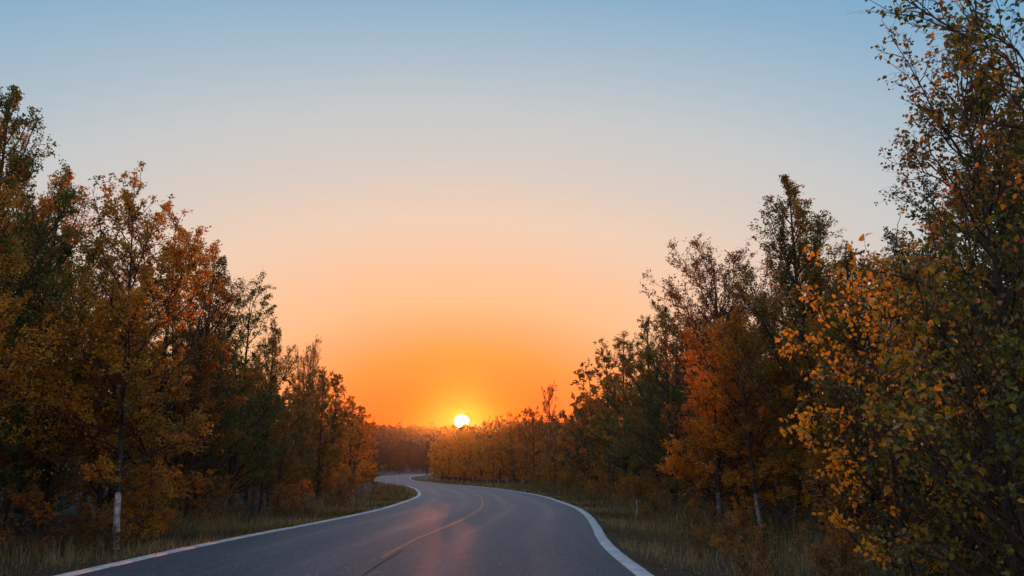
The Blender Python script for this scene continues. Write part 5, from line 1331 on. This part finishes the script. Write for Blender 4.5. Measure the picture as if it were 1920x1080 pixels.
    ('brown', -17.44, 16.15, 2.8, 'L', 'tall brown shrub behind the leftmost tall tree, third of five from left'),
    ('rust', -18.72, 16.87, 1.76, 'L', 'tall rust shrub behind the leftmost tall tree, second of five from left'),
    ('brown', -15.86, 18.44, 2.64, 'L', 'tall brown shrub behind the leftmost tall tree, fourth of five from left'),
    ('rust', -16.44, 20.43, 1.51, 'L', 'tall rust shrub behind the leftmost tall tree, fourth of five from left'),
    ('brown', -17.5, 22.34, 1.62, 'L', 'tall brown shrub behind the leftmost tall tree, rightmost of five'),
    ('olive', -14.52, 24.19, 1.39, 'L', 'low olive shrub behind the amber tree beside the leftmost one'),
    ('rust', -18.45, 26.15, 2.41, 'L', 'tall rust shrub behind the leftmost tall tree, rightmost of five'),
    ('rust', -18.39, 27.94, 1.7, 'L', 'tall rust shrub behind the amber tree beside the leftmost one, leftmost of three'),
    ('brown', -14.42, 29.55, 1.57, 'L', 'tall brown shrub behind the deep orange left tree'),
    ('rust', -19.76, 32.72, 2.18, 'L', 'tall rust shrub behind the amber tree beside the leftmost one, middle of three'),
    ('amber', -16.43, 34.47, 1.49, 'L', 'tall amber shrub behind the deep orange left tree'),
    ('olive', -19.53, 36.49, 1.91, 'L', 'tall olive shrub behind the white trunked amber tree, left one of two'),
    ('brown', -15.28, 41.05, 2.2, 'L', 'tall brown shrub behind the dark green bushy left tree, left one of two'),
    ('olive', -16.89, 42.48, 1.88, 'L', 'tall olive shrub behind the dark green bushy left tree, left one of two'),
    ('brown', -15.02, 46.05, 1.69, 'L', 'tall brown shrub behind the small olive left tree'),
    ('rust', -15.84, 47.69, 1.7, 'L', 'tall rust shrub behind the small olive left tree, left one of two'),
    ('rust', -18.92, 49.91, 2.41, 'L', 'tall rust shrub behind the dark green bushy left tree'),
    ('olive', -19.55, 54.59, 2.72, 'L', 'tall olive shrub behind the dark green bushy left tree, right one of two'),
    ('amber', -18.47, 56.05, 1.57, 'L', 'tall amber shrub behind the small olive left tree, left one of two'),
    ('amber', -15.65, 60.35, 2.68, 'L', 'tall amber shrub behind the rounded olive left tree, left one of two'),
    ('olive', -16.74, 64.86, 1.42, 'L', 'tall olive shrub behind the rounded olive left tree, left one of two'),
    ('amber', -19.39, 67.87, 1.86, 'L', 'tall amber shrub behind the thin see through tree, right one of two'),
    ('amber', -22.18, 71.4, 2.67, 'L', 'tall amber shrub behind the small olive left tree, right one of two'),
    ('brown', -22.13, 73.11, 2.84, 'L', 'tall brown shrub behind the thin see through tree'),
    ('brown', -19.72, 77.69, 2.87, 'L', 'tall brown shrub behind the rounded olive left tree'),
    ('amber', -20.6, 80.32, 2.21, 'L', 'tall amber shrub behind the rounded olive left tree, right one of two'),
    ('rust', -23.46, 85.26, 1.43, 'L', 'tall rust shrub behind the thin see through tree, right one of two'),
    ('olive', -24.53, 86.49, 1.53, 'L', 'tall olive shrub behind the thin see through tree, leftmost of three'),
    ('amber', -27.17, 91.49, 1.96, 'L', 'tall amber shrub behind the thin see through tree, left one of two'),
    ('olive', -27.03, 96.02, 2.77, 'L', 'tall olive shrub behind the thin see through tree, middle of three'),
    ('brown', 4.44, 26.48, 1.16, 'R', 'low brown shrub behind the olive pointed right tree, leftmost of four'),
    ('amber', 4.48, 26.89, 1.07, 'R', 'low amber shrub at the foot of the olive pointed right tree, leftmost of three'),
    ('rust', 5.03, 27.94, 1.31, 'R', 'low rust shrub at the foot of the olive pointed right tree'),
    ('amber', 5.06, 28.69, 0.72, 'R', 'low amber shrub at the foot of the olive pointed right tree, middle of three'),
    ('amber', 5.77, 30.28, 0.88, 'R', 'low amber shrub at the foot of the olive pointed right tree, rightmost of three'),
    ('amber', 4.89, 31.36, 1.25, 'R', 'low amber shrub behind the green rounded right tree, right one of two'),
    ('amber', 4.71, 31.91, 1.03, 'R', 'low amber shrub at the foot of the green rounded right tree'),
    ('rust', 5.03, 34.8, 1.07, 'R', 'low rust shrub at the foot of the green rounded right tree'),
    ('rust', 4.36, 36.19, 1.24, 'R', 'low rust shrub behind the brown tree beyond the green rounded one'),
    ('rust', 5.33, 37.1, 0.75, 'R', 'low rust shrub behind the green rounded right tree'),
    ('rust', 4.19, 40.08, 0.97, 'R', 'low rust shrub behind the wide brown right tree'),
    ('amber', 4.32, 42.08, 0.82, 'R', 'low amber shrub behind the wide brown right tree'),
    ('olive', 4.27, 45.38, 0.82, 'R', 'low olive shrub behind the wide brown right tree'),
    ('brown', 4.23, 45.52, 0.98, 'R', 'low brown shrub behind the wide brown right tree'),
    ('rust', 4.66, 49.99, 1.16, 'R', 'low rust shrub behind the low olive right tree, right one of two'),
    ('rust', 3.43, 52.44, 1.12, 'R', 'low rust shrub behind the low olive right tree, left one of two'),
    ('amber', 4.03, 55.42, 1.27, 'R', 'low amber shrub at the foot of the low olive right tree'),
    ('olive', 3.95, 55.11, 1.09, 'R', 'low olive shrub at the foot of the low olive right tree'),
    ('brown', 3.65, 58.01, 0.67, 'R', 'low brown shrub behind the slim lone tree'),
    ('rust', 2.51, 60.26, 1.28, 'R', 'low rust shrub behind the slim lone tree'),
    ('brown', 3.95, 9.38, 0.68, 'R', 'low brown shrub behind the shaded amber right tree, right one of two'),
    ('brown', 3.17, 9.75, 0.45, 'R', 'low brown shrub behind the leaning orange tree, right one of two'),
    ('brown', 3.82, 9.12, 0.52, 'R', 'low brown shrub behind the shaded amber right tree, left one of two'),
    ('brown', 3.28, 10.65, 0.46, 'R', 'low brown shrub behind the leaning orange tree, left one of two'),
    ('brown', 3.1, 10.56, 0.71, 'R', 'low brown shrub behind the purplish fine twigged tree, leftmost of three'),
    ('brown', 3.82, 12.73, 0.67, 'R', 'low brown shrub behind the purplish fine twigged tree, rightmost of three'),
    ('brown', 3.18, 13.03, 0.43, 'R', 'low brown shrub behind the straight orange tree'),
    ('brown', 3.95, 13.22, 0.62, 'R', 'low brown shrub behind the purplish fine twigged tree, middle of three'),
    ('brown', 4.45, 16.03, 0.44, 'R', 'low brown shrub at the foot of the straight orange tree, rightmost of three'),
    ('brown', 3.55, 15.29, 0.64, 'R', 'low brown shrub at the foot of the straight orange tree, leftmost of three'),
    ('brown', 4.41, 16.87, 0.55, 'R', 'low brown shrub at the foot of the straight orange tree, middle of three'),
    ('brown', 4.05, 20.3, 0.57, 'R', 'low brown shrub behind the full dark green tree, left one of two'),
    ('brown', 4.49, 19.53, 0.44, 'R', 'low brown shrub behind the full dark green tree, right one of two'),
    ('brown', 3.78, 20.49, 0.71, 'R', 'low brown shrub behind the olive pointed right tree, third of four from left'),
    ('brown', 4.14, 21.8, 0.43, 'R', 'low brown shrub behind the olive pointed right tree, rightmost of four'),
    ('olive', 4.52, 24.87, 0.54, 'R', 'low olive shrub behind the olive pointed right tree'),
]


prng = random.Random(11)
for k_, l_ in PROTO.items():
    print(k_, [p_['n'] for p_ in l_], [len(p_['branches'].polygons) for p_ in l_])


def whitewash(root, path, H0, sc, h, n=7, mat=None):
    """A painted sleeve round the foot of the trunk, just proud of the bark."""
    P, rad = path
    t = np.linspace(0, h / H0, n)
    z = np.linspace(0, 1, len(P))
    C = np.stack([np.interp(t, z, P[:, k]) for k in range(3)], 1)
    r = np.interp(t, z, rad) * 1.06 + .003
    V, F = tubes(C[None], r[None], 14)
    o = link('whitewash', mesh('whitewash', V, F, smooth=True), root, mat or PAINT)
    return o


def plant_tree(kind, mat, x, y, H, lean, wide, name, label, cat, group=None, white=0, pale=False, thin=1.0):
    far = y > 40
    key = kind
    if far: key = {'tall': 'far_tall', 'dense': 'far_dense', 'birch': 'far_dense', 'sparse': 'far_sparse'}[kind]
    pr = prng.choice(PROTO[key])
    z = float(land_z(np.array([x]), np.array([y]))[0]) - .04
    root = empty(name, (x, y, z), prng.uniform(0, 6.28))
    s = H / pr['H']
    root.scale = (s * wide * prng.uniform(.95, 1.05), s * wide * prng.uniform(.95, 1.05), s)
    if lean:
        root.rotation_euler = (0, math.atan2(lean, H), 0)
        root.rotation_mode = 'XYZ'
    link('trunk', pr['trunk'], root, BARK)
    link('branches', pr['branches'], root, TWIG)
    link('crown', pr['crown'], root, LEAF[mat])
    if white:
        whitewash(root, pr['path'], pr['H'], s, (1.05 if white == 1 else .95) / s, mat=PAINT if white == 1 else WORN_PAINT)
    tag(root, label, cat, group)
    return root


def big_leaf_tree(seed, mat, x, y, H, lean, rz, label, n_parts, **kw):
    """The nearest trees: large leaves with a midrib; the ones that show largest are parts of their own."""
    g = grow(seed, H=H, shape='ovate', **kw)
    z = float(land_z(np.array([x]), np.array([y]))[0]) - .04
    root = empty('broadleaf_tree', (x, y, z))
    root.rotation_euler = (0, math.atan2(lean, H), rz)
    link('trunk', mesh('trunk', *g['trunk'], smooth=True), root, BARK_PALE if mat == 'leafgreen' and H > 4 else BARK)
    link('branches', mesh('branches', *g['branches'], smooth=True), root, TWIG)
    bpy.context.view_layer.update()
    M = np.array(root.matrix_basis)
    p, dl, nn, L, W, fo, tone = g['leaf']
    pw = p @ M[:3, :3].T + M[:3, 3]
    v = pw - np.array([0, 0, CAM_H])
    a = R(13.305)
    dep = v[:, 1] * math.cos(a) + v[:, 2] * math.sin(a); upv = -v[:, 1] * math.sin(a) + v[:, 2] * math.cos(a)
    px = v[:, 0] / np.maximum(dep, .1) * 1387; py = upv / np.maximum(dep, .1) * 1387
    inside = (dep > 1) & (np.abs(px) < 960) & (np.abs(py) < 540)
    nw = norm(nn @ M[:3, :3].T)
    facing = np.abs((nw * norm(v)).sum(1))
    score = np.where(inside, L * W * (.25 + facing) / np.maximum(dep, .5) ** 2, 0)
    order = np.argsort(-score)[:n_parts]
    skip = np.zeros(len(p), bool); skip[order] = True
    o = link('crown', crown_mesh('crown', g['leaf'], 'ovate', skip), root, LEAF[mat]); o['kind'] = 'stuff'
    shapes = {}
    for i in order:
        q = (int(tone[i] * 7.99), int(fo[i] > .24))
        if q not in shapes:
            V, F, per = ovates(np.zeros((1, 3)), np.array([[0, 1.0, 0]]), np.array([[0, 0, 1.0]]), np.ones(1), np.full(1, .68), np.full(1, .17 + .14 * q[1]))
            shapes[q] = mesh('leaf', V, F, tone=np.full(per, (q[0] + .5) / 8))
        lf = link('leaf', shapes[q], root, LEAF[mat])
        yv = dl[i]; xv = norm(np.cross(yv, nn[i])); zv = np.cross(xv, yv)
        lf.location = p[i]
        lf.rotation_euler = Vector(xv).to_track_quat('X', 'Z').to_euler()
        from mathutils import Matrix
        mt = Matrix((xv, yv, zv)).transposed()
        lf.rotation_euler = mt.to_euler()
        lf.scale = (L[i],) * 3
    tag(root, label, 'tree', 'large leaved trees by the right kerb')
    return root


NEAR = {
    'near': dict(n1=50, R0=1.15, top_pow=.5, up=(60, 28), crown0=.08, n2=7.5, n3=8.5, leaves=4.3, leaf_L=.056, leaf_W=.040, trunk_r=.05, par=.9, rise=(.3, .2), r3=.7, n3leaf_spread=.06),
    'nearlow': dict(n1=30, R0=1.15, top_pow=.5, up=(66, 30), crown0=.06, n2=6.5, n3=7.5, leaves=3.8, leaf_L=.058, leaf_W=.046, trunk_r=.03, stems=2, n3leaf_spread=.06),
}
for i, (kind, mat, x, y, H, lean, wide, white, label) in enumerate(TREES):
    grp = 'trees of the front row on the left verge' if x < -7 and y < 80 else 'trees of the front row on the right verge'
    if y > 85: grp = 'sunlit trees at the far bend'
    if kind in NEAR:
        kw = dict(NEAR[kind]); kw['R0'] *= wide
        if kind == 'near' and mat == 'bronze': kw['crown0'] = .33
        if mat == 'bronze':
            kw['arch'] = ((-.0, 0, 2.9), (-.85, .1, .75), 1.25)
        big_leaf_tree(40 + i * 7, mat, x, y, H, lean, 0.0, label, {14: 300, 15: 240}.get(i, 130), **kw)
    else:
        nm = {'tall': 'autumn_tree', 'dense': 'bushy_tree', 'birch': 'whitewashed_tree', 'sparse': 'sparse_tree'}[kind]
        plant_tree(kind, mat, x, y, H, lean, wide, nm, label, 'tree', grp, white)
for kind, mat, x, y, H, lean, wide, which, lab in BACK:
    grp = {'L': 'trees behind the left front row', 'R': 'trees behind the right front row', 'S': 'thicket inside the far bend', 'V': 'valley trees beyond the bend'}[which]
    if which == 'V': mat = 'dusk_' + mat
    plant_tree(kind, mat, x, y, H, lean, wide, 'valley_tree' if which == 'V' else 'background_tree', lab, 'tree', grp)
for mat, x, y, H, which, lab in SHRUBS:
    pr = prng.choice(PROTO['shrub'])
    z = float(land_z(np.array([x]), np.array([y]))[0]) - .03
    root = empty('shrub', (x, y, z), prng.uniform(0, 6.28)); s = H / 2.0
    root.scale = (s * prng.uniform(1, 1.5), s * prng.uniform(1, 1.5), s)
    link('stems', pr['branches'], root, TWIG); link('foliage', pr['crown'], root, LEAF[mat])
    tag(root, lab, 'shrub', 'undergrowth shrubs under the %s trees' % ('left' if which == 'L' else 'right'))

# ------------------------------------------------------------------ woodland on the hill, one mass
def build_woodland():
    rg = np.random.default_rng(8)
    N = 2600
    y = rg.uniform(318, 640, N); x = rg.uniform(-.42, .36, N) * y
    zz = hill_z(x, y)
    hh = rg.uniform(4.0, 7.5, N); wd = hh * rg.uniform(.28, .45, N)
    M = 60
    a = rg.normal(0, 1, (N, M, 3)); a = norm(a) * rg.uniform(.55, 1, (N, M, 1)) ** .6
    taper = (1 - np.clip(a[..., 2:3], 0, 1) * rg.uniform(.2, .9, (N, 1, 1)))
    c = np.stack([x, y, zz + hh * .52], -1)[:, None] + a * np.stack([wd, wd, hh * .55], -1)[:, None] * np.concatenate([taper, taper, np.ones_like(taper)], -1)
    c = c.reshape(-1, 3); n = len(c)
    V, F, per = diamonds(c, norm(rg.normal(0, 1, (n, 3))), norm(rg.normal(0, 1, (n, 3))), rg.uniform(.7, 1.5, n), rg.uniform(.5, 1.0, n), np.full(n, .2))
    tone = np.repeat(np.clip(rg.normal(.5, .2, N), 0, 1), M)
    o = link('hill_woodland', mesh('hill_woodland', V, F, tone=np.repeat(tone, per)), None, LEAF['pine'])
    tag(o, 'dense woodland covering the distant hill under the orange sky', 'woodland', None, 'stuff')

build_woodland()

# ------------------------------------------------------------------ verge grass, weeds, fallen leaves
def blades(x, y, z, h, wdt, rg, bend=.5):
    N = len(x)
    az_ = rg.uniform(0, 6.283, N); ln = rg.normal(0, 1, (N, 2)) * bend * .5
    sd_ = np.stack([np.cos(az_), np.sin(az_), np.zeros(N)], 1) * (wdt * .5)[:, None]
    b = np.stack([x, y, z - .02], 1)
    m = b + np.stack([ln[:, 0] * h * .35, ln[:, 1] * h * .35, h * .55], 1)
    tp = b + np.stack([ln[:, 0] * h, ln[:, 1] * h, h * rg.uniform(.75, 1, N)], 1)
    V = np.stack([b - sd_, b + sd_, m + sd_ * .75, m - sd_ * .75, tp], 1).reshape(-1, 3)
    k = np.arange(N)[:, None] * 5
    F = np.concatenate([k + [0, 1, 2], k + [0, 2, 3], k + [3, 2, 4]], 1).reshape(-1, 3)
    return V, F, 3


GRASS = leaf_material('verge_olive_blades', [(0, (.020, .020, .008)), (.35, (.043, .039, .015)), (.65, (.090, .070, .030)), (1, (.17, .13, .066))], .35)


def build_verge(side):
    rg = np.random.default_rng(20 + side)
    s0 = float(np.interp(6.5, CEN[:, 1][:400], ARC[:400]))
    parts = []
    tones = []
    spec = [(34000, 6, 30), (22000, 24, 62), (15000, 55, 150)]
    width = 2.6 if side < 0 else 3.6
    for n, y0, y1 in spec:
        if side < 0: n = int(n * .8)
        sa = np.interp(y0, CEN[:, 1][:480], ARC[:480]); sb = np.interp(y1, CEN[:, 1][:480], ARC[:480])
        s = rg.uniform(sa, sb, n)
        inner = .31 if side < 0 else .42
        off = HALF + inner + width * rg.uniform(0, 1, n) ** .9 + .12 * np.sin(s * 1.1) + .10 * np.sin(s * 2.9 + 1)
        # clumps
        cl = np.sin(s * 2.3 + 3 * np.sin(off * 2)) * np.sin(off * 4.1 + s * .7)
        k = rg.uniform(-1, 1, n) < cl + .35
        s, off = s[k], off[k]
        x, y = on_road(s, side * off)
        e = (off - HALF - inner) / width
        dist = np.hypot(x, y)
        h = rg.gamma(5, .2, len(s)) * (.10 + .20 * np.clip(e * 1.6, 0, 1) * (1 if side > 0 else .75)) * (1 + .35 * np.sin(s * .9 + off))
        wdt = rg.uniform(.004, .009, len(s)) * np.clip(dist / 11, 1, 7)
        z = land_z(x, y)
        parts.append(blades(x, y, z, h, wdt, rg)[:2])
        cl2 = .5 + .28 * np.sin(s * .8 + 2 * np.sin(off * 1.3)) + rg.normal(0, .2, len(s))
        tones.append(np.repeat(np.clip(cl2, 0, 1), 3))
    V, F = merge(parts)
    o = link('verge_grass', mesh('verge_grass', V, F, tone=np.concatenate(tones)), None, GRASS)
    tag(o, 'dry uncut grass along the %s kerb' % ('left' if side < 0 else 'right'), 'grass', None, 'stuff')
    # dry weed stalks with seed heads
    n = 1500 if side > 0 else 420
    s = rg.uniform(s0, s0 + 70, n); off = HALF + 1.1 + rg.uniform(0, 3.0, n) * (1 if side > 0 else .7)
    x, y = on_road(s, side * off); z = land_z(x, y)
    h = rg.uniform(.30, .75, n) * (1 if side > 0 else .7)
    top = np.stack([x + rg.normal(0, .09, n), y + rg.normal(0, .09, n), z + h], 1); bot = np.stack([x, y, z - .03], 1)
    P = bot[:, None] + (top - bot)[:, None] * np.linspace(0, 1, 4)[None, :, None]
    v1, f1 = tubes(P, np.linspace(.0045, .002, 4)[None] * np.ones((n, 1)) * np.clip(np.hypot(x, y) / 14, 1, 4)[:, None], 3)
    f1 = np.concatenate([f1[:, [0, 1, 2]], f1[:, [0, 2, 3]]])
    m = 14
    q = np.repeat(np.arange(n), m); tt = rg.uniform(.55, 1.03, len(q))
    p = bot[q] + (top - bot)[q] * tt[:, None] + rg.normal(0, .018, (len(q), 3))
    v2, f2, per = diamonds(p, norm(rg.normal(0, 1, (len(q), 3)) + [0, 0, .5]), norm(rg.normal(0, 1, (len(q), 3))), rg.uniform(.02, .05, len(q)), rg.uniform(.01, .022, len(q)), np.full(len(q), .2))
    V, F = merge([(v1, f1), (v2, f2)])
    o = link('verge_weeds', mesh('verge_weeds', V, F, tone=np.clip(rg.normal(.55, .25, len(F)), 0, 1)), None, GRASS)
    tag(o, 'dry weed stalks with seed heads on the %s verge' % ('left' if side < 0 else 'right'), 'weeds', None, 'stuff')
    # fallen leaves
    n = 5200
    s = rg.uniform(s0, s0 + 60, n); off = HALF + .45 + 6.5 * rg.uniform(0, 1, n) ** 1.2
    x, y = on_road(s, side * off); z = land_z(x, y) + rg.uniform(.012, .05, n)
    p = np.stack([x, y, z], 1)
    V, F, per = diamonds(p, norm(np.stack([rg.normal(0, 1, n), rg.normal(0, 1, n), rg.normal(0, .2, n)], 1)), norm(np.stack([rg.normal(0, .3, n), rg.normal(0, .3, n), np.ones(n)], 1)), rg.uniform(.04, .075, n), rg.uniform(.03, .05, n), rg.uniform(.1, .4, n))
    o = link('fallen_leaves', mesh('fallen_leaves', V, F, tone=np.repeat(np.clip(rg.normal(.5, .25, n), 0, 1), per)), None, LEAF['rust'])
    tag(o, 'fallen brown leaves on the ground under the %s trees' % ('left' if side < 0 else 'right'), 'leaves', None, 'stuff')

build_verge(-1)
build_verge(1)

# ------------------------------------------------------------------ small things on the verges
def post(x, y, h, r, lean, label, mat):
    z = float(land_z(np.array([x]), np.array([y]))[0]) - .08
    n = 6
    t = np.linspace(0, 1, n)
    P = np.stack([lean[0] * t, lean[1] * t, (h + .08) * t], 1)[None]
    rad = np.full((1, n), r); rad[0, -1] *= .55; 
    V, F = tubes(P, rad, 8)
    cap_c = len(V); V = np.vstack([V, P[0, -1] + [0, 0, r * .25]])
    ring = cap_c - 8 + np.arange(8)
    cap = np.stack([ring, np.roll(ring, -1), np.full(8, cap_c)], 1)
    o = link('marker_post', mesh('marker_post', V, [F, cap], smooth=True), None, mat)
    o.location = (x, y, z)
    tag(o, label, 'post', 'posts on the right verge')
    return o

post(3.75, 23.6, .36, .030, (.10, .03), 'short white post leaning right close to the right kerb', PAINT)
post(4.15, 25.6, .52, .022, (.0, .02), 'thin upright white post behind the leaning short post', PAINT)
post(4.75, 29.4, .50, .022, (.01, .0), 'thin white post a step farther back beside the second dark trunk', PAINT)
post(4.55, 18.1, .62, .020, (.01, .01), 'grey upright stake in the grass left of the orange trees', BARK_PALE)
post(5.2, 56.0, .7, .035, (.0, .0), 'farthest thin white post at the shaded foot of the right row', PAINT)
# slim sapling with a white painted foot by the left kerb
pr = PROTO['tall'][1]
z_ = float(land_z(np.array([-6.85]), np.array([20.3]))[0]) - .03
root = empty('sapling', (-6.85, 20.3, z_), 1.0); root.scale = (.13, .13, .16)
link('trunk', pr['trunk'], root, BARK); link('branches', pr['branches'], root, TWIG)
whitewash(root, pr['path'], 7.0, .16, .26 / .16)
tag(root, 'slim bare sapling with a white painted foot by the left kerb', 'sapling')

# ------------------------------------------------------------------ evening haze
def build_haze():
    x0, x1, y0, y1, z0, z1 = -1000, 1000, -400, 1100, -4.5, 24.5
    V = np.array([(x, y, z) for z in (z0, z1) for y in (y0, y1) for x in (x0, x1)], float)
    F = np.array([(0, 2, 3, 1), (4, 5, 7, 6), (0, 1, 5, 4), (2, 6, 7, 3), (0, 4, 6, 2), (1, 3, 7, 5)])
    m = bpy.data.materials.new('evening_haze'); m.use_nodes = True
    t = NT(m.node_tree); t.n.clear()
    out = t.node('ShaderNodeOutputMaterial')
    # fine haze that scatters evenly, and coarser droplets that scatter close to the light's own direction
    vols = []
    for dens, g in ((HAZE, 0.2), (DROPLETS, 0.945)):
        pv = t.node('ShaderNodeVolumePrincipled')
        pv.inputs['Color'].default_value = (.92, .88, .85, 1)
        pv.inputs['Density'].default_value = dens
        pv.inputs['Anisotropy'].default_value = g
        vols.append(pv)
    ad = t.node('ShaderNodeAddShader')
    t.l.new(vols[0].outputs[0], ad.inputs[0]); t.l.new(vols[1].outputs[0], ad.inputs[1])
    t.l.new(ad.outputs[0], out.inputs['Volume'])
    o = link('haze', mesh('haze', V, F), None, None)
    o.data.materials.append(m)
    tag(o, kind='stuff')

HAZE, DROPLETS = 0.00010, 0.00005
build_haze()
